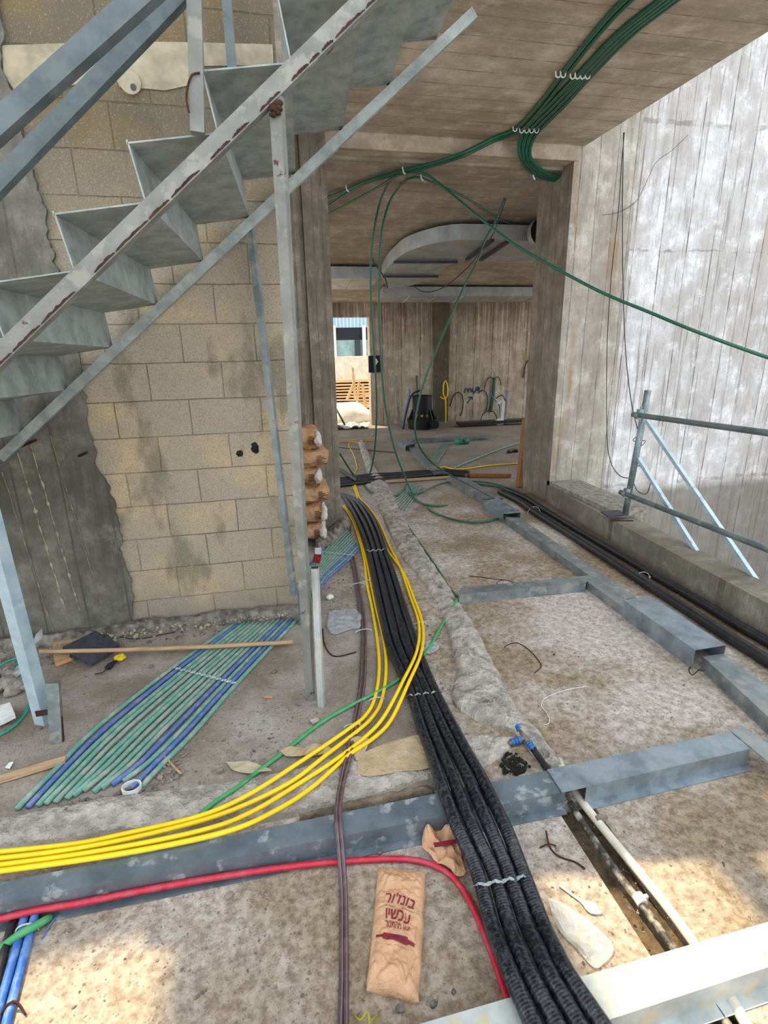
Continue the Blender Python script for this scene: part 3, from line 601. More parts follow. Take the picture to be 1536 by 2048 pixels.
# ------------------------------------------------------------------ pipes at the right
cable('corrugated_pipe', [(1000, 983, .04), (1040, 1003), (1078, 1030), (1150, 1075), (1235, 1130), (1300, 1172), (1380, 1223), (1460, 1275), (1540, 1325), (1620, 1375), (1900, 1560)], .034, M['black_far'], 'thick black conduit along the kerb, the nearer of the two', 'pipe', 'black conduits along the kerb', seg=12)
cable('corrugated_pipe', [(1010, 978, .04), (1050, 995), (1090, 1020), (1160, 1062), (1250, 1115), (1320, 1157), (1400, 1203), (1480, 1252), (1550, 1292), (1630, 1340), (1900, 1505)], .030, M['black_far'], 'black conduit along the kerb, the one closer to the kerb', 'pipe', 'black conduits along the kerb', seg=12)
for x, y, l in ((1068, 1020, 'grey band round the kerb conduits at their far end'), (1284, 1153, 'grey band round the kerb conduits at mid length')): tie(x, y, 52, l, .066)
WP = [(1118, 1520), (1135, 1560), (1163, 1602), (1205, 1655), (1260, 1722), (1330, 1808), (1385, 1882), (1440, 1962), (1490, 2045), (1530, 2110), (1680, 2350)]
BP = [(1092, 1530), (1120, 1570), (1150, 1622), (1195, 1690), (1245, 1760), (1300, 1832), (1350, 1902), (1400, 1970), (1455, 2050), (1490, 2110), (1630, 2350)]
cable('ribbed_pipe', WP, .0155, M['white_pipe'], 'dusty white ribbed pipe passing under the clean channel piece at right', 'pipe', z=.0, seg=12)
cable('scuffed_pipe', BP, .0125, M['scuffed_pipe'], 'scuffed black pipe lying beside the white ribbed pipe', 'pipe', z=-.008, seg=12)
def collar(c, d, r, ln, name, mat, label, cat):
    b = bmesh.new(); tube(b, [c - d * ln / 2, c + d * ln / 2], r, 14); box(b, c + Vector((r * .8, -.004, .0)), c + Vector((r * 1.5, .006, .012))); tag(fin(name, b, mat), label, cat)
d = (oz(1200, 1650) - oz(1190, 1635)).normalized(); collar(oz(1200, 1640, .004), d, .020, .018, 'pipe_clamp', M['pipe_grey'], 'grey clamp round the white ribbed pipe', 'clamp')
collar(oz(1280, 1800, -.004), d, .018, .03, 'pipe_clamp', M['white'], 'pale collar with a tab on the scuffed black pipe', 'clamp')
te = empty('pipe_tee', oz(1045, 1470), 'copper-brown tee fitting with three blue collars on the mortar ridge', 'pipe fitting')
q0, q1, qm, q2 = oz(1036, 1453, .03), oz(1072, 1505, .02), oz(1050, 1476, .025), oz(1018, 1487, .02)
b = bmesh.new(); tube(b, [q0, qm, q1], .010, 10); tube(b, [qm, q2], .010, 10); fin('body', b, M['pipe_grey'], te, True)
for a_, c_ in ((q0, q0.lerp(qm, .35)), (qm.lerp(q1, .35), qm.lerp(q1, .8)), (qm.lerp(q2, .3), qm.lerp(q2, .9))):
    b = bmesh.new(); dd = (c_ - a_) / 3
    for i in range(3): tube(b, [a_ + dd * i, a_ + dd * (i + .8)], .0165 - .001 * (i % 2), 12)
    fin('collar', b, M['blue_fit'], te, True)
cable('insulated_pipe', [(1066, 1497, .018), (1078, 1515, .015), (1095, 1538, .012), (1105, 1552, .012)], .014, M['black_far'], 'short black insulated pipe leaving the blue-collared tee', 'pipe', seg=10)

# ------------------------------------------------------------------ bottom left conduits
gl = 'blue conduits at the bottom left corner'
cable('floor_conduit', [(60, 1795, .03), (45, 1850), (22, 1935), (0, 2010), (-15, 2060)], .0125, M['blue_con2'], 'bright blue conduit at bottom left, left of two', 'conduit', gl)
cable('floor_conduit', [(78, 1800, .03), (62, 1860), (38, 1950), (18, 2025), (5, 2080)], .0125, M['blue_con2'], 'bright blue conduit at bottom left, right of two', 'conduit', gl)
cable('green_conduit', [(100, 1835), (70, 1852, .03), (40, 1868, .03), (10, 1890), (-30, 1920)], .012, M['green_thin'], 'short green conduit crossing the blue ones at bottom left', 'conduit')
cable('dark_conduit', [(40, 1812), (20, 1860), (5, 1920), (-12, 1980)], .012, M['black_far'], 'dark conduit left of the blue conduits at the bottom left', 'conduit')
tie(54, 1858, 40, 'white cable tie round the blue conduits at bottom left', .02)
cable('thin_blue_wire', [(118, 1826, .004), (100, 1850, .006), (84, 1876, .004)], .003, M['blue_con'], 'short thin blue wire end beside the foreground channel', 'wire', seg=6)
b = bmesh.new()
for i in range(3): tube(b, cr_spline([oz(-5 + i * 4, 2040 - i * 6, .01), oz(15 + i * 5, 2008 - i * 3, .03), oz(32 + i * 4, 2006 + i * 2, .02), oz(48 + i * 2, 2024 + i * 3, .005)], .01), .0025, 6)
tag(fin('coiled_wire', b, M['rust'], None, True), 'coil of brown wire at the bottom left corner', 'wire')
# ------------------------------------------------------------------ rust along the lower edge of the near stringer
a, c = seg_px((20, 694), (575, 154), YN - .035); d = (c - a).normalized(); nrm = Vector((d.z, 0, -d.x))
L0 = (c - a).length; t = -.15
while t < L0 + .45:
    ln = random.uniform(.04, .16); b = bmesh.new(); n_ = 14; v = []; top = []; bot = []
    for i in range(n_ + 1):
        q = a + d * (t + ln * i / n_) + Vector((0, -.0285, 0)); e = math.sin(math.pi * i / n_) ** .4
        top.append(q + nrm * (.0215 - (.003 + random.uniform(0, .005)) * e)); bot.append(q + nrm * (.0225 + random.uniform(0, .0015)))
    f = b.faces.new([b.verts.new(p) for p in top + bot[::-1]])
    r = bmesh.ops.extrude_face_region(b, geom=[f]); bmesh.ops.translate(b, verts=[v for v in r['geom'] if isinstance(v, bmesh.types.BMVert)], vec=(0, .002, 0))
    fin('rust_patch', b, M['rust'], st); t += ln + random.choice((.004, .01, .05, .09))
# heavy rust knot at the top of the middle post
b = bmesh.new()
for i in range(14): rock_bm(b, oy(553 + random.uniform(-9, 9), 205 + random.uniform(-4, 26), YN - .055), .012, 2)
fin('rust_patch', b, M['rust'], st, True)
# ------------------------------------------------------------------ mortar ridges and dirt (uneven strips between two outlines)
def ridge(name, left, right, h, mat, label, cat, n=90, m=14, z0=0.0, amp=.012, prof=.45):
    Lp = cr_spline([oz(x, y) for x, y in left], .03); Rp = cr_spline([oz(x, y) for x, y in right], .03)
    def at(P_, t): 
        f = t * (len(P_) - 1); i = min(int(f), len(P_) - 2); return P_[i].lerp(P_[i + 1], f - i)
    b = bmesh.new(); g = []
    for i in range(n + 1):
        row = []
        for j in range(m + 1):
            t = j / m; p = at(Lp, i / n).lerp(at(Rp, i / n), t); w_ = math.sin(math.pi * t) ** prof if 0 < t < 1 else 0
            e = noise.noise(Vector((p.x * 4, p.y * 4, 3))) ; e2 = noise.noise(Vector((p.x * 17, p.y * 17, 9))); e3 = noise.noise(Vector((p.x * 50, p.y * 50, 1)))
            ex = noise.noise(Vector((p.y * 9, p.x * 9, 5 + j * .0))) * .018 * (1 if j in (0, m) else .4)
            p = p + Vector((ex, ex * .5, z0 + w_ * (h + amp * 1.5 * e + amp * 1.1 * (1 - 2 * abs(e2)) + amp * .35 * e3) - (0.004 if j in (0, m) else 0)))
            row.append(b.verts.new(p))
        g.append(row)
    for i in range(n):
        for j in range(m): b.faces.new((g[i][j], g[i + 1][j], g[i + 1][j + 1], g[i][j + 1]))
    bot = [b.verts.new((v.co.x, v.co.y, z0 - .02)) for v in [g[i][0] for i in range(n + 1)]]
    bot2 = [b.verts.new((v.co.x, v.co.y, z0 - .02)) for v in [g[i][m] for i in range(n + 1)]]
    for i in range(n):
        b.faces.new((g[i][0], bot[i], bot[i + 1], g[i + 1][0])); b.faces.new((g[i][m], g[i + 1][m], bot2[i + 1], bot2[i])); b.faces.new((bot[i], bot2[i], bot2[i + 1], bot[i + 1]))
    b.faces.new([g[0][j] for j in range(m + 1)] + [bot2[0], bot[0]]); b.faces.new([g[n][j] for j in range(m, -1, -1)] + [bot[n], bot2[n]])
    return tag(fin(name, b, M[mat], None, True), label, cat)
ridge('mortar_ridge', [(728, 968), (750, 1000), (768, 1045), (800, 1108), (845, 1165), (876, 1215), (893, 1262), (912, 1330), (902, 1380), (905, 1408), (945, 1440), (1000, 1455), (1040, 1478), (1078, 1530)],
      [(772, 962), (792, 1000), (812, 1042), (868, 1130), (916, 1200), (950, 1255), (985, 1320), (1018, 1385), (1045, 1425), (1070, 1455), (1095, 1490), (1118, 1520), (1128, 1532), (1130, 1534)], .022, 'mortar', 'rough pale mortar ridge snaking along the right of the black pipes', 'mortar ridge', 130, 18, amp=.02)
ridge('mortar_ridge', [(-60, 1652), (0, 1638), (100, 1618), (200, 1597), (300, 1585), (400, 1571), (500, 1555), (600, 1536), (700, 1508), (780, 1490), (845, 1474), (900, 1462), (960, 1470), (1030, 1478)],
      [(-60, 1700), (0, 1692), (100, 1680), (200, 1666), (300, 1655), (400, 1648), (500, 1640), (600, 1622), (700, 1600), (780, 1580), (850, 1562), (930, 1545), (980, 1530), (1020, 1498)], .014, 'mortar', 'smooth flat mortar band crossing from the left edge behind the foreground channel', 'mortar ridge', 130, 14, amp=.009, prof=.3)
ridge('dirt_bank', [(600, 1637), (700, 1610), (790, 1588), (850, 1575)], [(600, 1647), (700, 1627), (790, 1606), (870, 1592)], .02, 'dirt', 'sandy dirt bank along the back of the foreground channel', 'dirt', 60, 8, amp=.01)
ridge('mortar_ridge', [(716, 885), (722, 905), (728, 925), (736, 948), (745, 962)], [(727, 884), (737, 905), (745, 925), (758, 948), (772, 960)], .035, 'mortar', 'low mortar ridge just inside the far room on the left', 'mortar ridge', 40, 8, amp=.02)
ridge('rubble_foot', [(-40, 1292), (60, 1283), (130, 1275), (200, 1262), (280, 1252), (400, 1236), (500, 1224), (600, 1212)], [(-40, 1310), (60, 1300), (130, 1288), (200, 1279), (280, 1270), (400, 1256), (500, 1246), (600, 1236)], .045, 'gravel', 'broken mortar crumbs heaped along the foot of the block wall', 'rubble', 90, 8, amp=.022)
ridge('rubble_foot', [(690, 1046), (670, 1055), (650, 1070), (630, 1092)], [(700, 1055), (688, 1072), (668, 1090), (640, 1110)], .06, 'gravel', 'grey gravel heap at the foot of the left pier', 'rubble', 40, 10, amp=.03)

# ------------------------------------------------------------------ loose gravel (uncountable) and individual stones
def scatter(name, poly, n, s0, s1, mat, label, z=0.0, sub=0):
    xs = [p[0] for p in poly]; ys = [p[1] for p in poly]; b = bmesh.new(); k = 0
    def inside(x, y):
        r = False; j = len(poly) - 1
        for i in range(len(poly)):
            if (poly[i][1] > y) != (poly[j][1] > y) and x < (poly[j][0] - poly[i][0]) * (y - poly[i][1]) / (poly[j][1] - poly[i][1]) + poly[i][0]: r = not r
            j = i
        return r
    while k < n:
        x, y = random.uniform(min(xs), max(xs)), random.uniform(min(ys), max(ys))
        if not inside(x, y): continue
        k += 1; s = s0 + (s1 - s0) * random.random() ** 3; p = oz(x, y); rock_bm(b, Vector((p.x, p.y, z + s * .25)), s, sub if s < .5 * s1 else sub + 1)
    o = fin(name, b, M[mat]); return tag(o, label, 'gravel', None, 'stuff')
scatter('gravel', [(0, 1300), (280, 1262), (600, 1225), (600, 1245), (300, 1290), (100, 1330), (0, 1340)], 420, .003, .018, 'gravel', 'loose mortar crumbs scattered below the block wall')
scatter('gravel', [(100, 1300), (280, 1262), (600, 1222), (600, 1240), (300, 1280), (100, 1315)], 260, .004, .016, 'mortar_pale', 'pale plaster crumbs along the foot of the block wall', z=.03)
scatter('gravel', [(130, 1500), (300, 1360), (340, 1400), (160, 1560), (50, 1620), (300, 1600), (600, 1500), (640, 1420), (540, 1400), (350, 1560), (100, 1630), (60, 1600)], 420, .002, .009, 'gravel', 'loose grit around the lower end of the green conduit fan')
scatter('gravel', [(230, 1590), (130, 1605), (90, 1625), (200, 1625), (300, 1590), (350, 1560), (380, 1500), (350, 1490), (300, 1540)], 320, .003, .009, 'gravel', 'grey chips covering the lower ends of the conduit fan', z=.006)
scatter('gravel', [(640, 1170), (700, 1120), (715, 1160), (720, 1240), (650, 1230)], 200, .003, .011, 'gravel', 'grit on the floor between the posts and the brown cables')
scatter('gravel', [(0, 1320), (200, 1300), (620, 1250), (620, 1480), (520, 1540), (200, 1480), (0, 1560)], 500, .002, .007, 'gravel', 'fine crumbs scattered over the dusty floor left of the middle post')
scatter('gravel', [(740, 1180), (810, 1180), (905, 1290), (900, 1400), (880, 1400), (850, 1280)], 220, .002, .009, 'gravel', 'grit in the hollow between the black pipes and the mortar ridge')
scatter('gravel', [(600, 1630), (880, 1575), (890, 1595), (600, 1655)], 160, .003, .010, 'gravel', 'crumbs along the back edge of the foreground channel')
scatter('gravel', [(100, 1850), (640, 1740), (640, 2048), (100, 2048)], 160, .0015, .006, 'gravel', 'sparse crumbs on the bottom left floor')
scatter('gravel', [(700, 1740), (1000, 1900), (1200, 2000), (1500, 1900), (1500, 1620), (1100, 1620), (1000, 1640)], 300, .0015, .006, 'gravel', 'sparse crumbs on the bottom right floor')
scatter('gravel', [(940, 1200), (1150, 1180), (1380, 1340), (1480, 1440), (1150, 1510), (1030, 1360)], 260, .002, .006, 'gravel', 'sparse crumbs on the middle floor bay')
scatter('gravel', [(640, 1060), (690, 1045), (700, 1060), (660, 1100), (630, 1112)], 200, .004, .014, 'gravel', 'loose gravel on the heap at the left pier', z=.03)
scatter('ash', [(1000, 1528), (1012, 1510), (1032, 1508), (1062, 1538), (1040, 1552), (1008, 1550)], 260, .003, .011, 'black_sand', 'small black heap of ash beside the tee fitting', z=.004)
stones = [(660, 1198, .028, 'white', 'pale lump of plaster beside the sleeve of the middle post'), (878, 1575 + 0, .014, 'gravel', 'small stone behind the channel beside the black pipes'), (440, 1545, .017, 'gravel', 'whitish stone under the green conduit near the torn paper'), (355, 1556, .013, 'gravel', 'small stone near the white ring'), (320, 1558, .012, 'gravel', 'grey stone close to the white ring'), (460, 1795, .015, 'gravel', 'pale chip on the floor below the red cable'), (760, 1707, .011, 'gravel', 'brownish lump by the red cable above the paper bag'), (140, 1862, .006, 'gravel', 'tiny round pebble near the blue conduits'), (550, 1345, .014, 'gravel', 'stone on the dusty floor below the wooden stick'), (630, 1445, .02, 'mortar', 'lump of plaster at the foot of the middle post sleeve'), (868, 2010, .010, 'gravel', 'dark stone below the right corner of the paper bag'), (907, 1985, .008, 'gravel', 'small dark stone right of the paper bag'), (800, 2020, .012, 'gravel', 'grey stone under the paper bag bottom'), (1115, 1700, .006, 'gravel', 'small brown pebble right of the black pipes'), (303, 1335, .014, 'gravel', 'stone left of the conduit fan'), (1108, 1310, .006, 'rust', 'rusty bolt on the middle floor bay')]
for x, y, s, m_, lb in stones:
    b = bmesh.new(); c = oz(x, y); rock_bm(b, Vector((c.x, c.y, s * .5)), s, 3, .75); tag(fin('stone', b, M[m_], None, True), lb, 'stone')
b = bmesh.new()
for i in range(26): 
    p = oz(random.uniform(-30, 58), random.uniform(1355, 1392)); rock_bm(b, Vector((p.x, p.y, random.uniform(.01, .05))), random.uniform(.02, .05), 2, .8)
tag(fin('concrete_chunk', b, M['concrete'], None, True), 'rough broken concrete lump at the left edge', 'concrete chunk')

# ------------------------------------------------------------------ scaffold railing on the kerb
RX = 3.0
rl = empty('scaffold_railing', Vector((RX, 3.9, .24)), 'tubular scaffold guard railing with square braces standing on the kerb', 'railing')
b = bmesh.new(); tube(b, [oy(1250, 1030, 3.92), oy(1296, 781, 3.86)], .026, 16); fin('upright', b, M['scaff'], rl, True)
def rail(name, p, q, r, ext=2.6, x=RX - .045):
    u, v = ox(*p, x), ox(*q, x); d = (v - u).normalized(); b = bmesh.new(); tube(b, [u, v + d * ext], r, 16); fin(name, b, M['scaff'], rl, True); return u
u1 = rail('guard_rail', (1266, 829), (1536, 866), .0215); u2 = rail('guard_rail', (1241, 984), (1536, 1099), .0215)
for p, q in (((1294, 842), (1500, 1144)), ((1277, 918), (1390, 1098))):
    u, v = ox(*p, RX + .03), ox(*q, RX + .03); d = (v - u).normalized(); b = bmesh.new(); bar(b, u, v + d * .4, .03, .03, (1, 0, 0)); fin('brace', b, M['brace'], rl)
for u in (u1, u2):
    b = bmesh.new(); c = u + Vector((.0, -.07, 0)); tube(b, [c + Vector((0, .018, 0)), c - Vector((0, .018, 0))], .03, 14); box(b, c + Vector((-.01, -.02, .02)), c + Vector((.03, .02, .05))); tube(b, [c + Vector((.02, 0, -.05)), c + Vector((.02, 0, .075))], .006, 8)
    fin('coupler', b, M['scaff'], rl)
b = bmesh.new(); c = oz(1225, 1029, .25); prism(b, [c + Vector((-.09, -.07, 0)), c + Vector((.09, -.06, 0)), c + Vector((.10, .06, .004)), c + Vector((-.07, .07, .004))], (0, 0, .012)); tag(fin('broken_tile', b, M['tile']), 'dark broken tile lying on the kerb at the railing upright', 'tile')
b = bmesh.new(); c = oz(1235, 1036, .26); bar(b, c + Vector((-.10, -.05, 0)), c + Vector((.08, -.10, 0)), .01, .008); tag(fin('rusty_rod', b, M['rust']), 'short rusty rod on the kerb beside the broken tile', 'rod')
wy = PY - .015
cable('hanging_wire', [oy(1249, 265, wy), oy(1243, 330, wy), oy(1236, 430, wy - .01), oy(1222, 560, wy - .02), oy(1214, 700, wy - .05), oy(1214, 870, wy - .3), oy(1222, 925, wy - .7), oy(1240, 952, wy - 1.1), oy(1256, 956, 3.95)], .004, M['wire'], 'thin dark wire hanging down the big wall to the railing, left of two', 'wire', 'wires hanging on the big concrete wall', seg=6)
cable('hanging_wire', [oy(1247, 265, wy), oy(1245, 420, wy), oy(1246, 560, wy - .1), oy(1251, 700, wy - .4), oy(1262, 800, wy - .9), oy(1275, 858, 3.95)], .004, M['wire'], 'thin dark wire hanging down the big wall to the railing, right of two', 'wire', 'wires hanging on the big concrete wall', seg=6)
cable('thin_wire', [oy(1376, 270, wy + .03), oy(1345, 300, wy + .03), oy(1312, 325, wy + .03), oy(1290, 370, wy + .03), oy(1270, 405, wy + .02), oy(1235, 425, wy), oy(1205, 430, wy - .02)], .0022, M['wire'], 'faint wire drooping diagonally across the upper big wall', 'wire', seg=5)
cable('looped_wire', [oy(1274, 872, 3.9), oy(1266, 880, 3.9), oy(1270, 883, 3.9), oy(1282, 892, 3.88), oy(1291, 882, 3.88), oy(1284, 882, 3.88), oy(1283, 890, 3.88)], .003, M['wire'], 'small wire curl on the railing upright', 'wire', seg=6, step=.01)
cable('looped_wire', [oy(1272, 931, 3.88), oy(1290, 935, 3.86), oy(1302, 950, 3.86), oy(1300, 970, 3.86), oy(1292, 988, 3.88), oy(1275, 982, 3.88), oy(1267, 965, 3.9)], .0035, M['wire'], 'larger wire loop low on the railing upright', 'wire', seg=6, step=.02)

# ------------------------------------------------------------------ green hoses under the ceiling
zc = 3.405
gh = 'green hoses clipped under the ceiling'
def hose(path, r, lb, mat='green_dark', grp=gh, name='green_hose', seg=10, step=.05):
    return cable(name, path, r, M[mat], lb, 'hose', grp, seg=seg, step=step)
for k in range(4):
    o = k * 12; 
    hose([oz(1500 + o * 1.6, -150, zc), oz(1312 + o * .9 + 8, 0, zc), oz(1232 + o * .85, 70, zc), oz(1153 + o * .8, 152, zc), oz(1095 + o * .9, 212, zc), oz(1050 + o * .85, 258, zc), oz(1038 + o * .7, 285, 3.36), oc(1040 + o * .55, 312, .03), oc(1056 + o * .6, 338 - o * .06, .03), oc(1085 + o * .5, 356 - o * .15, .03), oc(1125, 362 - o * .25, .03)][:99], .017, '%s green hose from the left in the bundle of four curving to the right pier' % ordn[k])
for k in range(2):
    o = k * 12
    hose([oz(1420 + o * 1.3, -150, zc), oz(1248 + o * 1.2, 0, zc), oz(1180 + o, 75, zc), oz(1122 + o * .9, 150, zc), oz(1080 + o, 205, zc), oz(1033 + o * .6, 256 + o * .4, zc), oz(985, 277 + o * .5, 3.39), oc(930, 304 + o * .5, .04), oc(870, 325 + o * .4, .04), oc(805, 341 + o * .5, .04), oc(740, 360 + o * .2, .04), oc(690, 382 + o * .7, .04), oc(640, 402 + o * 2, .04), oc(590, 425 + o * 3, .04)], .015, ('upper' if k == 0 else 'lower') + ' green hose crossing the passage ceiling to the left pier')
hose([oc(805, 345, .05), oc(760, 372, .05), oc(700, 405, .05), oc(650, 432, .05), oc(600, 460, .05)], .010, 'thinner green hose drooping below the ceiling knot to the left pier')
for x, y, n_, lb in ((1121, 150, 2, 'white clips on the pair of ceiling hoses'), (1160, 153, 4, 'white clips on the four ceiling hoses, nearer set'), (1030, 259, 1, 'white clip where the ceiling hoses part'), (1058, 262, 4, 'white clips on the four ceiling hoses at the bend')):
    b = bmesh.new(); c0q = oz(x - n_ * 5, y, 3.385); c1q = oz(x + n_ * 5, y, 3.385)
    for i in range(n_):
        c = c0q.lerp(c1q, (i + .5) / n_); tube(b, [c + Vector((-.02, 0, .02)), c + Vector((-.014, 0, -.008)), c + Vector((.0, .0, -.014)), c + Vector((.014, 0, -.008)), c + Vector((.02, 0, .02))], .005, 6)
    tag(fin('hose_clip', b, M['white']), lb, 'clip', 'white hose clips')
for x, y, lb in ((693, 379, 'white clip on the ceiling hose near the left pier'), (806, 343, 'white clip at the knot of the ceiling hoses'), (842, 356, 'white clip just right of the hose knot'), (1066, 354, 'white clip on the four hoses beside the right pier')):
    b = bmesh.new(); c = oc(x, y, .06); tube(b, [c + Vector((-.005, 0, .035)), c + Vector((-.0, -.01, -.005)), c + Vector((.02, 0, -.02))], .007, 6); tag(fin('hose_clip', b, M['white']), lb, 'clip', 'white hose clips')
# hoses hanging down in the passage; depth is that of the ceiling knot, easing to where they touch the floor
def hang(path, ys, r, lb, mat='green_hose'):
    """path of photo points with a depth each"""
    P_ = []
    for x, y, d in path:
        q = oy(x, y, d) if d else oz(x, y, .02)
        if d and q.z > ceil_z(q.y) - .03: q = oc(x, y, .03)
        if d > 5.1 and q.y < 5.1: q = oy(x, y, 5.1)
        P_.append(q)
    return cable('hanging_hose', P_, r, M[mat], lb, 'hose', 'green hoses hanging in the passage', seg=8, step=.05)
hang([(805, 344, 5.95), (782, 358, 5.95), (763, 395, 5.9), (750, 450, 5.85), (742, 520, 5.85), (742, 600, 5.85), (748, 700, 5.85), (753, 790, 5.9), (752, 860, 6.0), (747, 915, 6.1), (737, 958, 6.2)], 0, .011, 'green hose hanging straight down left of the door light, the left one')
hang([(842, 355, 5.95), (815, 358, 5.95), (785, 392, 5.95), (768, 440, 5.9), (760, 500, 5.9), (758, 600, 5.9), (761, 700, 5.9), (768, 790, 5.9), (780, 860, 5.9), (795, 915, 5.9), (818, 972, 5.9), (836, 1002, 5.75), (870, 1026, 0), (920, 1042, 0), (965, 1044, 0), (1005, 1034, 0), (1026, 1021, 4.7)], 0, .011, 'green hose hanging down then sweeping along the floor to the cover box')
hang([(1010, 396, 6.1), (992, 440, 6.1), (970, 480, 6.2), (955, 520, 6.2), (932, 565, 6.3), (897, 642, 6.3), (873, 700, 6.3), (850, 758, 6.3), (836, 810, 6.3), (830, 858, 6.3), (842, 898, 6.4), (873, 932, 6.6), (925, 962, 0), (985, 972, 0), (1030, 980, 0), (1041, 992, 0), (1010, 1000, 5.5), (950, 1006, 5.6), (873, 1012, 0), (838, 1004, 0), (820, 985, 0)], 0, .012, 'green hose hanging in a long slanting curve in front of the back wall')
hang([(805, 343, 5.9), (850, 348, 5.7), (897, 383, 5.4), (951, 428, 5.1), (1022, 484, 4.75), (1100, 530, 4.4), (1200, 583, 4.0), (1300, 625, 3.7), (1400, 666, 3.4), (1536, 715, 3.1), (1640, 745, 2.95), (2000, 830, 2.6)], 0, .0125, 'long green hose swooping from the ceiling knot to the right edge')
hang([(842, 355, 5.95), (881, 371, 6.0), (936, 398, 6.2), (985, 430, 6.5), (1022, 448, 6.8), (1060, 456, 7.2), (1100, 456, 7.4)], 0, .010, 'green hose running from the knot to the curved duct')
hang([(1012, 398, 6.1), (985, 470, 6.4), (962, 500, 6.6), (940, 530, 6.8), (900, 566, 7.0), (870, 582, 7.2), (845, 583, 7.3), (828, 573, 7.4)], 0, .006, 'thin dark hose sagging below the curved duct', 'black_far')
hang([(680, 908, 5.75), (709, 952, 0), (744, 985, 0), (780, 994, 0), (806, 984, 0), (812, 970, 0)], 0, .011, 'green hose arcing low across the passage floor from the left pier')
hang([(742, 498, 5.9), (745, 520, 5.92), (755, 535, 5.95), (770, 556, 5.95), (775, 575, 6.1)], 0, .008, 'short dark hose end tied beside the hanging green hoses', 'black_far')
hang([(818, 990, 0), (845, 985, 0), (880, 968, 0), (930, 962, 0), (990, 968, 0), (1035, 985, 0)], 0, .010, 'green hose lying over the paired channels beyond the passage')
# ------------------------------------------------------------------ ceiling ducts
def duct(label, name='air_duct', loc=(0, 0, 2.6)): return empty(name, loc, label, 'duct', 'air ducts under the far ceiling')
ot = [(764, 531), (775, 510), (788, 492), (811, 476), (854, 460), (900, 450), (946, 448), (1020, 448), (1130, 449)]
obt = [(763, 555), (775, 536), (790, 521), (811, 505), (854, 490), (900, 481), (946, 480), (1020, 481), (1130, 484)]
inn = [(1130, 526), (1007, 524), (934, 521), (900, 530), (866, 553), (824, 571), (776, 577)]
Pt = [oc(x, y, .05) for x, y in ot]; dr = sum((p - oy(q[0], q[1], p.y)).z for p, q in zip(Pt, obt)) / len(Pt) + .05
bot = cr_spline([oc(x, y, dr) for x, y in obt], .12); ib = cr_spline([oc(x, y, dr) for x, y in inn], .15)
d1 = duct('large flat sheet-metal duct elbow sweeping in a curve under the far ceiling', loc=tuple(bot[0]))
b = bmesh.new(); prism(b, bot + ib, (0, 0, dr - .05)); fin('duct_body', b, M['duct'], d1)
def strip(p, q, w_, h_, mat, parent, name): b = bmesh.new(); bar(b, p, q, w_, h_); return fin(name, b, M[mat], parent)
for (a_, c_) in (((788, 524), (915, 524)), ((765, 553), (876, 553))):
    pa, pc = oc(*a_, dr + .03), oc(*c_, dr + .03); strip(pa, pc, .05, .03, 'frame_dark', d1, 'hanger_bar')
    for q in (pa, pc): strip(q - Vector((0, 0, .06)), q + Vector((0, 0, dr)), .012, .012, 'wire', d1, 'hanger_rod')
for (a_, c_) in (((934, 519), (985, 480)), ((961, 520), (1018, 482))):
    strip(oc(*a_, dr + .03), oc(*c_, dr + .03), .05, .03, 'frame_dark', d1, 'hanger_bar')
for i in (2, 6, 7):
    strip(Pt[i] + Vector((0, -.012, 0)), Vector((Pt[i].x, Pt[i].y - .012, Pt[i].z - dr + .06)), .02, .01, 'frame_dark', d1, 'seam_strip')
cpt = oy(1077, 466, Pt[7].y - .03); b = bmesh.new(); tube(b, [cpt, cpt + Vector((0, -.10, 0))], .155, 24, caps=False); fin('spigot', b, M['duct'], d1, True)
b = bmesh.new(); tube(b, [cpt + Vector((0, -.01, 0)), cpt + Vector((0, -.03, 0))], .15, 24); fin('spigot_opening', b, M['black_plastic'], d1)
def straight(label, t0, t1, b0, ff, drop=.04):
    A, B = oc(*t0, drop), oc(*t1, drop); B.y = A.y; Cc = oy(b0[0], b0[1], A.y); h = A.z - Cc.z
    Y2 = min(BY - .03, oc(ff[0], ff[1], drop + h).y)
    e = duct(label, loc=(A.x, A.y, A.z - h)); b = bmesh.new()
    prism(b, [Vector((A.x, A.y, A.z - h)), Vector((B.x, A.y, A.z - h)), Vector((B.x, Y2, A.z - h - CS * (Y2 - A.y))), Vector((A.x, Y2, A.z - h - CS * (Y2 - A.y)))], (0, 0, h)); fin('duct_body', b, M['duct'], e)
    n_ = int((B.x - A.x) / .55)
    for i in range(1, n_ + 1):
        x = A.x + i * (B.x - A.x) / (n_ + 1)
        strip(Vector((x, A.y - .008, A.z)), Vector((x, A.y - .008, A.z - h)), .018, .02, 'frame_dark' if i % 2 else 'galv_pale', e, 'seam_strip')
        strip(Vector((x, A.y, A.z - h - .008)), Vector((x, Y2, A.z - h - .008 - CS * (Y2 - A.y))), .02, .014, 'galv_pale' if i % 2 else 'duct', e, 'seam_strip')
straight('straight grey duct section at the left under the far ceiling', (600, 532), (757, 532), (657, 557), (658, 579))
straight('long straight duct running along the top of the back wall', (766, 573), (1180, 571), (836, 592), (900, 604))

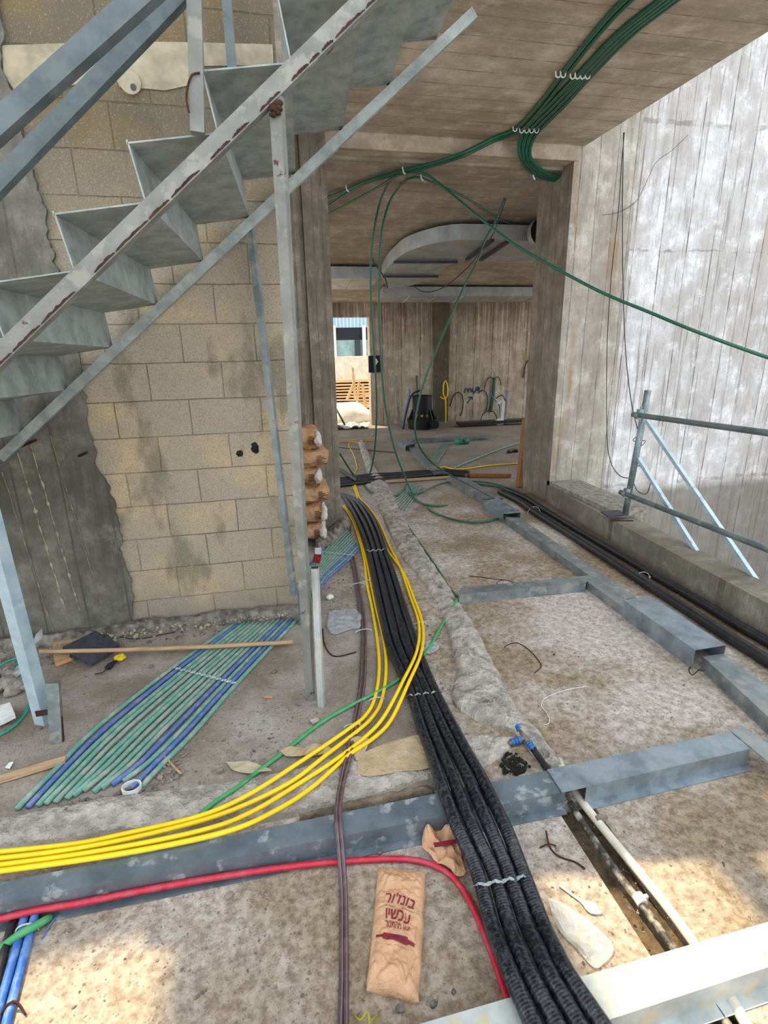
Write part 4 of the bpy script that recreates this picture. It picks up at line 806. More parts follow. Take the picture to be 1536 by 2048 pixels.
# ------------------------------------------------------------------ far room
by = BY - .03
b = bmesh.new(); p0, p1 = oy(737, 745, BY), oy(761, 711, BY); box(b, (p0.x, BY - .06, p0.z), (p1.x, BY, p1.z)); e = fin('wall_box', b, M['black_plastic']); tag(e, 'black square box fixed to the back wall beside the doorway', 'box')
b = bmesh.new(); c = oy(752, 723, BY - .07); prism(b, [c + Vector((-.05, 0, 0)), c + Vector((0, 0, -.07)), c + Vector((.05, 0, 0)), c + Vector((0, 0, .07))], (0, .01, 0)); fin('diamond_mark', b, M['white'], e)
mh = oz(844, 856); mh = empty('manhole_chamber', mh, 'black plastic manhole chamber standing in front of the back wall', 'manhole chamber'); c = mh.location.copy()
def px_r(w_, y): return (oy(800 + w_, y, c.y) - oy(800, y, c.y)).x
r1 = px_r(19, 800); zt_ = oy(843, 792, c.y).z; r2 = px_r(27, 850)
b = bmesh.new(); tube(b, [c + Vector((0, 0, .3)), c + Vector((0, 0, zt_))], r1, 28, caps=False); tube(b, [c + Vector((0, 0, .3)), c + Vector((0, 0, zt_ - .002))], r1 * .94, 28, caps=False); fin('shaft', b, M['black_plastic'], mh)
b = bmesh.new(); tube(b, [c + Vector((0, 0, zt_ - .02)), c + Vector((0, 0, zt_ + .01))], r1 * 1.03, 28, caps=False); fin('rim', b, M['black_plastic'], mh)
b = bmesh.new(); tube(b, [c + Vector((0, 0, .13)), c + Vector((0, 0, .2))], r2 * 1.08, 28); tube(b, [c, c + Vector((0, 0, .14))], r2, 28); fin('base', b, M['black_plastic'], mh)
for i in range(12):
    a = i * math.pi / 6; dv = Vector((math.cos(a), math.sin(a), 0)); b = bmesh.new(); prism(b, [c + dv * r1 + Vector((0, 0, .2)), c + dv * r2 + Vector((0, 0, .2)), c + dv * r1 + Vector((0, 0, .42))], Vector((-dv.y, dv.x, 0)) * .02); fin('rib', b, M['black_plastic'], mh)
b = bmesh.new(); q = c + Vector((.12, -r2 + .03, .12)); tube(b, [q, q + Vector((.03, -.18, 0))], .07, 16); tube(b, [q + Vector((.02, -.12, 0)), q + Vector((.03, -.2, 0))], .085, 16); fin('outlet', b, M['black_plastic'], mh)
def wallc(path, r, mat, lb, depth=None): return cable('wall_conduit', [oy(x, y, depth or by) for x, y in path], r, M[mat], lb, 'conduit', 'conduits rising on the back wall', seg=6, step=.08)
wallc([(792, 751), (793, 800), (795, 828), (803, 846)], .013, 'green_con2', 'thin conduit curling down the back wall left of the manhole chamber')
wallc([(833, 751), (834, 770), (835, 793)], .018, 'green_dark', 'short green conduit on the back wall behind the manhole chamber')
wallc([(873, 760), (872, 800), (871, 836)], .028, 'green_dark', 'straight green conduit right of the manhole chamber')
wallc([(841, 782), (833, 783), (822, 792), (815, 815), (808, 846), (806, 866)], .02, 'black_far', 'dark bent conduit left of the manhole chamber, right of two', c.y)
wallc([(819, 779), (818, 795), (811, 822), (804, 858)], .02, 'blue_con', 'dark blue conduit left of the manhole chamber, left of two', c.y)
wallc([(850, 869), (875, 866), (888, 862), (891, 856), (891, 800), (887, 790), (887, 770), (891, 761), (895, 772), (895, 790), (889, 798), (881, 794)], .016, 'yellow', 'yellow conduit hooked over itself in front of the dark pilaster', BY - .14)
wallc([(900, 813), (906, 793), (917, 784), (925, 793), (926, 813), (921, 832)], .012, 'black_far', 'dark arched conduit left of the blue wall writing')
wallc([(956, 786), (967, 780), (975, 793), (974, 813), (970, 826)], .012, 'black_far', 'dark arched conduit right of the blue wall writing')
wallc([(989, 756), (987, 780), (985, 800), (981, 824)], .032, 'green_dark', 'thick green conduit bundle rising on the right part of the back wall')
wallc([(969, 778), (972, 764), (979, 754), (988, 757)], .009, 'black_far', 'thin arc springing left from the thick green conduit bundle')
wallc([(1002, 770), (1000, 760), (995, 753), (989, 757)], .009, 'black_far', 'thin arc springing right from the thick green conduit bundle')
wallc([(1046, 756), (1050, 732), (1058, 720), (1066, 722), (1069, 741), (1064, 775), (1061, 824)], .012, 'black_far', 'tall hooked conduit near the right end of the back wall')
wallc([(1001, 860), (1000, 830), (998, 810), (985, 795), (982, 784)], .012, 'blue_con2', 'blue conduit arching out of the pipe cluster', by - .8)
wallc([(1004, 858), (1008, 820), (1010, 800), (1003, 790), (992, 797)], .012, 'black_far', 'dark conduit arching left out of the pipe cluster', by - .8)
wallc([(1008, 855), (1011, 815), (1012, 780)], .010, 'blue_con', 'straight blue conduit standing in the pipe cluster', by - .8)
wallc([(996, 858), (992, 830), (980, 820), (966, 828), (958, 850)], .012, 'green_dark', 'green conduit bowing left from the pipe cluster to the floor', by - .8)
b = bmesh.new(); q = oy(1000, 862, by - .8); q.z = 0
for i in range(8): rock_bm(b, q + Vector((random.uniform(-.15, .15), random.uniform(-.1, .1), .06)), .08, 2, 1)
bar(b, q + Vector((0, -.05, 0)), q + Vector((.02, -.05, .5)), .07, .07, (0, 1, 0)); bar(b, q + Vector((-.12, -.05, .47)), q + Vector((.04, -.05, .5)), .05, .05)
tag(fin('pipe_stub', b, M['white']), 'white plastic elbow standing in rubble before the back wall', 'pipe stub')
# blue spray-painted marks
b = bmesh.new()
def stroke(pts, r=.014): tube(b, cr_spline([oy(x, y, BY - .004) for x, y in pts], .03), r, 5)
stroke([(929, 786), (930, 779), (933, 777), (936, 780), (936, 785), (938, 778), (941, 777), (943, 781), (942, 785), (945, 780)])
stroke([(946, 776), (946, 782), (949, 784), (952, 779), (952, 775)]); stroke([(953, 776), (957, 774), (959, 778), (956, 781), (953, 779), (949, 784), (947, 788)]); stroke([(957, 783), (955, 776), (959, 780), (956, 773)])
tag(fin('spray_writing', b, M['scribble']), 'scrawled blue letters sprayed on the back wall', 'wall writing')
b = bmesh.new(); stroke([(934, 807), (939, 800), (943, 794)]); stroke([(937, 795), (944, 794), (945, 799)]); tag(fin('spray_arrow', b, M['scribble']), 'small blue arrow sprayed under the scrawled letters', 'wall writing')
b = bmesh.new(); c1 = oz(912, 852); c2 = oz(1064, 846); bar(b, c1 + Vector((0, -.1, .06)), c2 + Vector((0, -.1, .09)), .25, .05); tag(fin('plank', b, M['black_far']), 'long dark board on the floor along the back wall', 'board')
b = bmesh.new(); c1 = oy(1050, 830, 11.5); c2 = oy(1068, 832, 11.45); c1.z = c2.z = .035; bar(b, c1, c2, .06, .06); tag(fin('pipe_offcut', b, M['white']), 'white pipe offcut on the floor against the back wall near the right pier', 'pipe')
b = bmesh.new(); c1 = oz(905, 890, .02); tube(b, cr_spline([oz(917, 884, .05), oz(925, 880, .05), oz(934, 883, .05)], .02), lambda t: .075 * (1 - .5 * abs(math.sin(2.5 * t))), 12); tag(fin('glass_bottle', b, M['green_glass'], None, True), 'green bottle lying on the far room floor', 'bottle')
b = bmesh.new(); c1 = oz(1030, 904, .02); tube(b, cr_spline([oz(1016, 904, .02), oz(1026, 901, .03), oz(1036, 902, .02)], .02), .03, 8); tag(fin('pipe_offcut', b, M['black_far'], None, True), 'short black offcut on the far room floor near the pallet', 'pipe')
cable('floor_conduit', [(1045, 884), (1000, 898), (940, 922), (905, 937)], .014, M['green_con2'], 'long grey-green conduit slanting over the far room floor to the pallet', 'conduit', seg=6)
cable('yellow_cable', [(855, 940), (868, 942), (878, 936), (890, 934), (905, 938), (930, 938), (980, 931), (1035, 927)], .012, M['yellow'], 'yellow cable lying over the black bundle towards the pallet', 'cable', seg=6)
gk = 'black bundle across the passage mouth'
for k, (o, r) in enumerate(((0, .030), (6, .028), (-6, .026))):
    cable('black_conduit', [(640, 968 + o), (700, 962 + o), (745, 956 + o), (790, 953 + o * .8), (850, 947 + o * .6), (900, 945 + o * .5), (940, 948 + o * .5)], r, M['black_far'], ('middle', 'nearest', 'farthest')[k] + ' of the three black conduits crossing behind the left pier', 'conduit', gk, seg=10)
cable('black_conduit', [(640, 930), (680, 940, .05), (700, 952, .06), (716, 962, .05)], .03, M['black_far'], 'black conduit curving down at the left edge of the passage mouth', 'conduit')
b = bmesh.new(); c1, c2 = oz(930, 950, .03), oz(1022, 951, .03); bar(b, c1, c2, .06, .04); tag(fin('plank', b, M['pallet']), 'dark flat timber lying across the floor toward the right pier', 'timber')
b = bmesh.new(); c1, c2 = oz(770, 963, .02), oz(900, 954, .02); bar(b, c1, c2, .07, .02); tag(fin('plank', b, M['wood']), 'grey plank lying behind the conduits past the passage mouth', 'timber')
b = bmesh.new(); c1, c2 = oz(664, 883, .03), oz(752, 879, .03); bar(b, c1, c2, .05, .05); tag(fin('plank', b, M['wood']), 'thin timber across the far room floor left of the channels', 'timber')
cable('floor_cable', [(660, 893), (700, 897), (745, 901), (790, 905)], .008, M['black_far'], 'thin black cable across the far room floor at left', 'cable', seg=5)
# pallet against the right pier
pw = 5.95
pa = empty('wooden_pallet', oz(1046, 972), 'dark orange wooden pallet leaning upright against the right pier', 'pallet')
for x0, y0, x1, y1 in ((1052, 838, 1038, 978), (1075, 838, 1066, 978)):
    b = bmesh.new(); q0 = oy(x0, y0, pw); q1 = oy(x1, y1, pw - .1); q1.z = max(q1.z, .01); bar(b, q0, q1, .055, .09, (0, 1, 0)); fin('bearer', b, M['pallet'], pa)
for i in range(7):
    t = (i + .5) / 7.2; yl = 838 + 140 * t; xl = 1052 - 14 * t; b = bmesh.new(); bar(b, oy(xl + 2, yl, pw + .04), oy(xl + 26, yl - 1, pw + .04), .02, .07); fin('slat', b, M['pallet'], pa)

# ------------------------------------------------------------------ outside, through the doorway
b = bmesh.new(); zb, z1_, z2_, z3_ = oy(700, 712, 26).z, oy(700, 680, 26).z, oy(700, 655, 26).z, oy(700, 620, 26).z + 1
bd = empty('outbuilding', (4, 26, 0), 'pale blue corrugated building with dark windows seen through the doorway', 'building')
box(b, (0, 26, z2_), (9, 26.3, z3_ + 2)); fin('cladding', b, M['cladding'], bd)
b = bmesh.new(); box(b, (0, 26.1, z1_), (9, 26.3, z2_)); fin('window_band', b, M['dark_glass'], bd)
b = bmesh.new(); box(b, (0, 26.1, 0), (9, 26.3, z1_)); fin('lower_panel', b, M['pale_panel'], bd)
for px_, w2 in ((669, .12), (728, .16)):
    b = bmesh.new(); x = oy(px_, 670, 25.9).x; box(b, (x - w2 / 2, 25.85, 0), (x + w2 / 2, 25.95, z2_ + .1)); fin('post', b, M['white'], bd)
b = bmesh.new(); x = oy(716, 690, 25.9).x; box(b, (x - .12, 25.9, 0), (x + .12, 26.1, z1_)); fin('mullion', b, M['frame_dark'], bd)
b = bmesh.new(); zw = oy(700, 713, 18).z; box(b, (-2, 18, -.05), (9, 18.3, zw)); tag(fin('parapet', b, M['out_wall']), 'low pale concrete wall outside the doorway', 'wall')
for i in range(9):
    yy = 762 + i * 6; dpt = 16.0; p, q = oy(655 + random.uniform(0, 20), yy + 2, dpt), oy(760, yy + random.uniform(-1, 1), dpt); b = bmesh.new(); bar(b, p, q, .10, .125); tag(fin('timber_plank', b, M['wood_far']), '%s plank from the top of the timber stack outside the doorway' % ordn[i], 'timber', 'stacked planks outside the doorway')
for i in range(7):
    yy = 815 + i * 5; dpt = 14.0; p, q = oy(700 + random.uniform(0, 15), yy - 2, dpt), oy(765, yy + random.uniform(-1, 1), dpt); b = bmesh.new(); bar(b, p, q, .08, .10); tag(fin('timber_plank', b, M['wood_far']), '%s lath from the top of the lower heap outside the doorway' % ordn[i], 'timber', 'laths heaped outside the doorway')
for k, ((x0, y0), (x1, y1)) in enumerate((((705, 735), (711, 800)), ((725, 768), (734, 838)), ((694, 800), (708, 765)), ((712, 825), (718, 765)))):
    b = bmesh.new(); bar(b, oy(x0, y0, 13.6), oy(x1, y1, 13.6), .06, .05, (0, 1, 0)); tag(fin('timber_plank', b, M['wood_far']), ['tallest upright lath', 'thick upright lath at the doorway jamb', 'slanting lath leaning left', 'thin steep lath in the middle'][k] + ' outside the doorway', 'timber')
b = bmesh.new(); bmesh.ops.create_icosphere(b, subdivisions=4, radius=1, matrix=Matrix.Translation(oy(688, 838, 13.0)) @ Matrix.Diagonal((.75, .5, .38, 1)))
for v in b.verts: v.co += noise.noise_vector(v.co * 2.2) * .12
tag(fin('tarp_heap', b, M['tarp'], None, True), 'white tarp-covered heap just outside the doorway', 'tarp')
b = bmesh.new(); c1, c2 = oy(671, 815, 11.6), oz(694, 858, .01); tube(b, [c1, c2], .02, 8); tag(fin('steel_rod', b, M['rust'], None, True), 'rusty rod leaning in the doorway', 'rod')
b = bmesh.new(); bmesh.ops.create_grid(b, x_segments=24, y_segments=14, size=1, matrix=Matrix.Translation(oz(695, 853, .03)) @ Matrix.Diagonal((.42, .28, 1, 1)))
for v in b.verts: v.co.z += abs(noise.noise(v.co * 6)) * .12
r = bmesh.ops.extrude_face_region(b, geom=b.faces[:]); bmesh.ops.translate(b, verts=[v for v in r['geom'] if isinstance(v, bmesh.types.BMVert)], vec=(0, 0, -.01))
tag(fin('crumpled_sheet', b, M['tie']), 'crumpled blue-white plastic sheet on the doorway floor', 'plastic sheet')

# ------------------------------------------------------------------ cement sacks
def sack(right_px, cy_, hpx, label, tone, wdt=.42, dep=.3, wrap=False, k=0):
    Y = 4.45; cR = oy(right_px, cy_, Y); h = abs((oy(600, cy_ - hpx / 2, Y) - oy(600, cy_ + hpx / 2, Y)).z) / 2
    c = Vector((cR.x - wdt / 2, Y + dep, cR.z)); root = empty('cement_sack', c - Vector((0, 0, h)), label, 'sack', 'brown paper sacks stacked behind the posts')
    b = bmesh.new(); bmesh.ops.create_cube(b, size=2); bmesh.ops.subdivide_edges(b, edges=b.edges[:], cuts=11, use_grid_fill=True)
    for v in b.verts:
        x, y, z = v.co; u = v.co.copy(); n4 = (abs(x) ** 5 + abs(y) ** 5 + abs(z) ** 3.2) ** (1 / 4.2); u = u / max(n4, .2)
        u.z *= 1 - .25 * max(abs(u.x), abs(u.y)) ** 6
        p = Vector((u.x * wdt / 2, u.y * dep, u.z * h)); s = Vector((k * 3.1, k, k * 7))
        p += noise.noise_vector(p * 9 + s) * .022 + noise.noise_vector(p * 24 + s) * .014
        v.co = c + p
    fin('sack_body', b, M['sack_paper'], root, False)
    # printed panel of small text lines on the end facing the passage
    b = bmesh.new(); fx = cR.x - .11
    for i in range(6):
        zz = c.z + h * (.42 - i * .17); bar(b, Vector((fx, Y - .012, zz)), Vector((fx + .04 + .02 * (i % 3), Y - .012, zz)), .004, h * .07)
    fin('printed_lines', b, M['sack_ink'], root)
    if wrap:
        b = bmesh.new(); q = Vector((cR.x - .03, Y + .12, c.z)); bmesh.ops.create_icosphere(b, subdivisions=4, radius=1, matrix=Matrix.Translation(q) @ Matrix.Diagonal((.036, .2, h * .85, 1)))
        for v in b.verts: v.co += noise.noise_vector(v.co * 14) * .02 + noise.noise_vector(v.co * 45) * .008
        fin('plastic_wrap', b, M['tarp'], root, False)
for k, a in enumerate(((643, 880, 38, 'smaller paper sack on top of the stack behind the posts', 0, .30, .22, True), (660, 918, 38, 'paper sack second from the top, jutting out furthest right', 0, .42, .3, False), (643, 954, 34, 'paper sack third from the top with white wrap at its end', 0, .34, .28, True), (662, 990, 38, 'bulging paper sack fourth from the top', 0, .42, .3, False), (655, 1028, 36, 'crumpled paper sack second from the bottom', 0, .40, .28, True), (653, 1065, 36, 'paper sack at the bottom of the stack', 0, .38, .28, True))): sack(*a, k=k)
b = bmesh.new(); c = oy(636, 1108, 4.0); c2 = oy(632, 1125, 4.0); bar(b, c2, c + Vector((0, 0, .0)), .06, .02, (0, 1, 0)); e = tag(fin('spirit_level', b, M['redp']), 'red plastic end piece below the paper sacks', 'tool')
b = bmesh.new(); bar(b, c, c + Vector((.003, 0, .05)), .05, .02, (0, 1, 0)); fin('clear_end', b, M['white'], e)

# ------------------------------------------------------------------ the printed paper bag
TL, TR, BR, BL = oz(757, 1738), oz(852, 1748), oz(838, 2010), oz(733, 1985)
def bagP(u, v, lift=0.0):
    p = TL.lerp(TR, u).lerp(BL.lerp(BR, u), v)
    e = (1 - abs(2 * u - 1) ** 3.5) * (1 - abs(2 * v - 1) ** 8)
    z = .008 + .034 * max(e, 0) ** .6
    q = Vector((u * 1.4, v * 3.6, 2.2))
    rid = abs(noise.noise(q * 1.6)) * .034 + abs(noise.noise(q * 4.2)) * .016
    soft = .35 if (.18 < u < .88 and .26 < v < .72) else 1.0
    z += (rid - .006) * soft * min(1, 6 * min(u, 1 - u, v, 1 - v) + .2)
    if v < .24: z -= .010 * (1 - v / .24) * (1 - abs(2 * u - 1))
    ex = noise.noise(Vector((v * 7, u * 3, 8))) * .006
    return Vector((p.x + ex, p.y + ex * .5, max(z, .003) + lift))
nb, mb_ = 90, 40; b = bmesh.new(); g = [[b.verts.new(bagP(j / mb_, i / nb)) for j in range(mb_ + 1)] for i in range(nb + 1)]
for i in range(nb):
    for j in range(mb_): b.faces.new((g[i][j], g[i][j + 1], g[i + 1][j + 1], g[i + 1][j]))
bt = [b.verts.new((v.co.x, v.co.y, .001)) for v in ([g[0][j] for j in range(mb_ + 1)] + [g[i][mb_] for i in range(1, nb + 1)] + [g[nb][j] for j in range(mb_ - 1, -1, -1)] + [g[i][0] for i in range(nb - 1, 0, -1)])]
per = [g[0][j] for j in range(mb_ + 1)] + [g[i][mb_] for i in range(1, nb + 1)] + [g[nb][j] for j in range(mb_ - 1, -1, -1)] + [g[i][0] for i in range(nb - 1, 0, -1)]
for i in range(len(per)): b.faces.new((per[i], bt[i], bt[(i + 1) % len(per)], per[(i + 1) % len(per)]))
b.faces.new(bt)
bag = fin('paper_bag', b, M['paper']); tag(bag, 'brown paper bag with maroon Hebrew print lying on the floor by the red cable', 'paper bag')
def printed(name, txt, u0, u1, v0, v1, shear=0.0, tilt=0.0, bold=0.0):
    cu = bpy.data.curves.new(name, 'FONT'); cu.body = txt; cu.resolution_u = 3; cu.offset = bold; o = bpy.data.objects.new(name, cu); COL.objects.link(o)
    me = bpy.data.meshes.new_from_object(o.evaluated_get(bpy.context.evaluated_depsgraph_get())); bpy.data.objects.remove(o)
    bm = bmesh.new(); bm.from_mesh(me); bmesh.ops.triangulate(bm, faces=bm.faces[:])
    xs = [v.co.x for v in bm.verts]; ys = [v.co.y for v in bm.verts]; X0, X1, Y0, Y1 = min(xs), max(xs), min(ys), max(ys)
    for _ in range(2):
        lg = [e for e in bm.edges if e.calc_length() > (X1 - X0) * .04]
        if lg: bmesh.ops.subdivide_edges(bm, edges=lg, cuts=1); bmesh.ops.triangulate(bm, faces=bm.faces[:])
    for v in bm.verts:
        s = (v.co.x - X0) / (X1 - X0); t = (v.co.y - Y0) / (Y1 - Y0); s2 = s + shear * (t - .5)
        v.co = bagP(u0 + (u1 - u0) * s2, v1 + (v0 - v1) * t + tilt * (s - .5), .0025)
    fin(name, bm, M['ink'], bag)
HB = ["בונז'ור"[::-1], 'עכשיו'[::-1], 'יצא מהתנור'[::-1]]
printed('shop_lettering', HB[0], .20, .84, .305, .395, .10, .02, .012)
printed('slogan_lettering', HB[1], .26, .76, .445, .525, 0, .015, .018)
printed('slogan_lettering', HB[2], .26, .76, .54, .585, 0, .015, .012)
def inkpatch(pts, name='rolling_pin_print'):
    bm = bmesh.new(); us = [p[0] for p in pts]; n_ = 34; f = []
    top = lambda u: None
    for i in range(n_): 
        u0_ = min(us) + (max(us) - min(us)) * i / n_; u1_ = min(us) + (max(us) - min(us)) * (i + 1) / n_
        def ext(u):
            ys = []
            for k in range(len(pts)):
                a_, c_ = pts[k], pts[(k + 1) % len(pts)]
                if (a_[0] - u) * (c_[0] - u) <= 0 and a_[0] != c_[0]: ys.append(a_[1] + (c_[1] - a_[1]) * (u - a_[0]) / (c_[0] - a_[0]))
            return (min(ys), max(ys)) if ys else (0, 0)
        e0, e1 = ext(u0_ + 1e-5), ext(u1_ - 1e-5)
        for j in range(4):
            q = [bagP(u0_, e0[0] + (e0[1] - e0[0]) * j / 4, .0025), bagP(u1_, e1[0] + (e1[1] - e1[0]) * j / 4, .0025), bagP(u1_, e1[0] + (e1[1] - e1[0]) * (j + 1) / 4, .0025), bagP(u0_, e0[0] + (e0[1] - e0[0]) * (j + 1) / 4, .0025)]
            bm.faces.new([bm.verts.new(x) for x in q])
    bmesh.ops.remove_doubles(bm, verts=bm.verts[:], dist=1e-6); fin(name, bm, M['ink'], bag)
inkpatch([(.10, .632), (.24, .638), (.25, .622), (.72, .648), (.725, .662), (.86, .668), (.86, .692), (.73, .688), (.72, .70), (.25, .672), (.24, .658), (.10, .652)])
inkpatch([(.16, .408), (.42, .416), (.42, .419), (.16, .411)], 'underline_print'); inkpatch([(.55, .422), (.84, .428), (.84, .431), (.55, .425)], 'underline_print')

# ------------------------------------------------------------------ crumpled papers, plastic, odd things on the floor
def crumple(name, outline, h, mat, label, cat, seed=0, z0=.002, sc=14, thick=.0, n=26, group=None):
    P_ = [oz(x, y) if not isinstance(x, Vector) else x for x, y in outline]; c = sum(P_, Vector()) / len(P_); b = bmesh.new(); R_ = cr_spline(P_ + [P_[0]], .015); m_ = 8
    ring = []
    for j in range(m_ + 1):
        row = []
        for p in R_[:-1]:
            q = c.lerp(p, j / m_); s = Vector((seed * 5.3, seed, 0)); e = abs(noise.noise(q * sc + s)) * 1.5 + .5 * noise.noise(q * sc * 2.3 + s)
            q = q + Vector((noise.noise(q * sc + s) * .006, noise.noise(q * sc - s) * .006, z0 + h * e * (1 if j < m_ else .35) + h * .25))
            q.z = max(q.z, z0); row.append(b.verts.new(q))
        ring.append(row)
    k = len(R_) - 1
    for j in range(m_):
        for i in range(k):
            try: b.faces.new((ring[j][i], ring[j + 1][i], ring[j + 1][(i + 1) % k], ring[j][(i + 1) % k]))
            except ValueError: pass
    bmesh.ops.remove_doubles(b, verts=b.verts[:], dist=1e-5)
    r = bmesh.ops.extrude_face_region(b, geom=b.faces[:]); bmesh.ops.translate(b, verts=[v for v in r['geom'] if isinstance(v, bmesh.types.BMVert)], vec=(0, 0, .0012))
    return tag(fin(name, b, M[mat]), label, cat, group)
cr1 = crumple('crumpled_bag', [(848, 1672), (870, 1670), (905, 1668), (918, 1690), (925, 1730), (932, 1752), (918, 1760), (890, 1745), (862, 1722), (845, 1702)], .045, 'paper', 'crumpled brown paper bag tucked against the black pipes', 'paper bag', 1, sc=16)
b = bmesh.new(); q0, q1 = oz(868, 1690, .052), oz(912, 1683, .052); bar(b, q0, q1, .016, .003); fin('print_band', b, M['ink'], cr1)
crumple('paper_scrap', [(560, 1510), (575, 1500), (610, 1503), (640, 1495), (665, 1505), (655, 1516), (620, 1518), (595, 1520), (572, 1518)], .02, 'paper_tan', 'torn tan paper scrap lying left of the yellow cables on the mortar band', 'paper', 2, .012)
crumple('paper_scrap', [(700, 1488), (715, 1482), (738, 1485), (735, 1500), (720, 1530), (710, 1525), (705, 1505)], .015, 'paper_tan', 'tan paper scrap sticking out just below the yellow cables', 'paper', 3, .018)
crumple('paper_scrap', [(712, 1520), (780, 1492), (850, 1480), (862, 1540), (800, 1552), (725, 1560)], .006, 'paper_tan', 'large flat tan sheet on the mortar band left of the black pipes', 'paper', 4, .02, sc=6)
crumple('bark_strip', [(452, 1526), (500, 1527), (530, 1538), (545, 1545), (505, 1550), (470, 1546)], .012, 'mortar_pale', 'greyish curled strip of torn sacking near the whitish stone', 'paper', 5, .006)
crumple('plastic_sheet', [(658, 1226), (712, 1222), (722, 1255), (700, 1262), (668, 1272), (655, 1255)], .016, 'plastic', 'clear crumpled plastic sheet beside the brown cables', 'plastic sheet', 6, .006)
crumple('plastic_bag', [(1095, 1802), (1120, 1808), (1180, 1850), (1222, 1890), (1222, 1915), (1205, 1935), (1190, 1942), (1150, 1905), (1115, 1860)], .018, 'plastic', 'clear plastic bag lying flat between the black pipes and the bottom right channel', 'plastic bag', 7, .004, sc=12)
crumple('plastic_cup', [(842, 1290), (858, 1284), (872, 1288), (878, 1300), (862, 1310), (846, 1306)], .02, 'plastic', 'crushed clear plastic cup beside the green conduit', 'cup', 8, .004)
# plastic spoon
b = bmesh.new(); s0, s1, s2 = oz(1118, 1768, .012), oz(1168, 1806, .008), oz(1202, 1826, .008)
pts = [s0.lerp(s1, i / 6) for i in range(7)] + [s1.lerp(s2, i / 6) for i in range(1, 7)]
tube(b, pts, lambda t: .004 + .001 * t if t < .5 else .004 + .016 * math.sin(math.pi * min(1, (t - .5) * 2 + .05)) ** .8, 12)
for v in b.verts: v.co.z = .006 + (v.co.z - .006) * .45
tag(fin('plastic_spoon', b, M['white'], None, True), 'white plastic spoon on the sunlit floor right of the black pipes', 'spoon')
cable('string', [(1172, 1373), (1140, 1378), (1108, 1388), (1088, 1398), (1083, 1412), (1092, 1424), (1099, 1438), (1096, 1448), (1086, 1449)], .0022, M['white'], 'thin cream string curling on the floor by the mortar ridge', 'string', seg=6, step=.01)
cable('scrap_wire', [(1008, 1296), (1015, 1290), (1035, 1286), (1058, 1300), (1075, 1318), (1082, 1333), (1070, 1345)], .0028, M['rust'], 'bent rusty wire lying on the middle floor bay', 'wire', seg=6, step=.01)
cable('scrap_wire', [(938, 1152), (960, 1154), (990, 1158), (1012, 1160)], .003, M['rust'], 'straight rusty wire behind the short cross channel', 'wire', seg=6)
cable('scrap_wire', [(990, 1172), (998, 1162), (1012, 1160), (1028, 1165)], .0025, M['rust'], 'small curved rusty wire just behind the cross channel', 'wire', seg=6, step=.01)
cable('scrap_wire', [(1385, 1325, .01), (1378, 1340), (1384, 1350), (1392, 1345), (1400, 1340), (1430, 1350)], .0025, M['wire'], 'twisted wire end at the open mouth of the large cover box', 'wire', seg=6, step=.01)
cable('scrap_wire', [(1092, 1662, .01), (1098, 1690, .006), (1108, 1705), (1125, 1716), (1150, 1724), (1170, 1738)], .0032, M['rust'], 'rusty wire splinter between the black pipes and the scuffed pipe', 'wire', seg=6, step=.01)
cable('scrap_wire', [(1080, 1695, .004), (1098, 1688, .012), (1112, 1692, .004)], .003, M['rust'], 'short crossing splinter on the rusty wire', 'wire', seg=6, step=.01)
cable('yellow_twine', [(708, 2030), (722, 2040, .02), (735, 2022, .03), (738, 2048, .02), (728, 2060, .02), (745, 2040, .03), (756, 2030, .02), (748, 2056, .01), (715, 2052, .015), (700, 2062)], .0022, plain('yellow_green_twine', 'b9b321'), 'tangled yellow-green twine at the bottom edge near the brown cables', 'twine', seg=6, step=.008)
cable('bent_rebar', [(645, 1258), (648, 1285), (658, 1305), (672, 1313), (695, 1309), (712, 1304)], .004, M['rust'], 'bent rusty bar lying between the sleeve post and the brown cables', 'rebar', seg=8, step=.02)
cable('splinter', [(325, 1508, .01), (345, 1530, .008), (362, 1548, .008)], .005, M['wood'], 'brown splinter beside the conduit fan', 'splinter', seg=6)
cable('splinter', [(528, 1394, .006), (546, 1395, .006)], .005, M['wood_orange'], 'tiny orange splinter on the dusty floor left of the middle post', 'splinter', seg=6)
# wooden stick, slats, tiles and glove at the left
cable('wooden_stick', [(80, 1303, .05), (200, 1301, .05), (400, 1294, .045), (586, 1284, .035)], .0125, M['wood'], 'long round wooden stick lying across the upper end of the conduit fan', 'stick', seg=12)
b = bmesh.new(); bar(b, oz(-30, 1568, .012), oz(131, 1519, .018), .035, .016); tag(fin('wood_slat', b, M['wood']), 'thin wood slat at the left edge beside the conduit fan', 'slat')
b = bmesh.new(); q = [oz(126, 1300, .03), oz(183, 1334, .02), oz(240, 1293, .02), oz(192, 1267, .03)]; prism(b, q, (0, 0, .02)); tag(fin('floor_tile', b, M['tile']), 'dark square tile under the wooden stick', 'tile')
b = bmesh.new(); q = [oz(104, 1277, .0), oz(110, 1330, .0), oz(140, 1318, .0), oz(180, 1270, .0)]; prism(b, q, (0, 0, .022)); tag(fin('board_offcut', b, M['wood']), 'brown board offcut under the dark tile', 'board')
b = bmesh.new(); bar(b, oz(112, 1330, .03), oz(142, 1318, .03), .012, .014); tag(fin('wood_slat', b, M['wood_orange']), 'short orange slat at the corner of the dark tile', 'slat')
gl_ = empty('work_glove', oz(240, 1320), 'yellow and black work glove beside the dark tile', 'glove')
b = bmesh.new(); bmesh.ops.create_icosphere(b, subdivisions=4, radius=1, matrix=Matrix.Translation(oz(240, 1315, .02)) @ Matrix.Diagonal((.035, .03, .018, 1)))
for v in b.verts: v.co += noise.noise_vector(v.co * 40) * .006
fin('cuff', b, M['glove_y'], gl_, True)
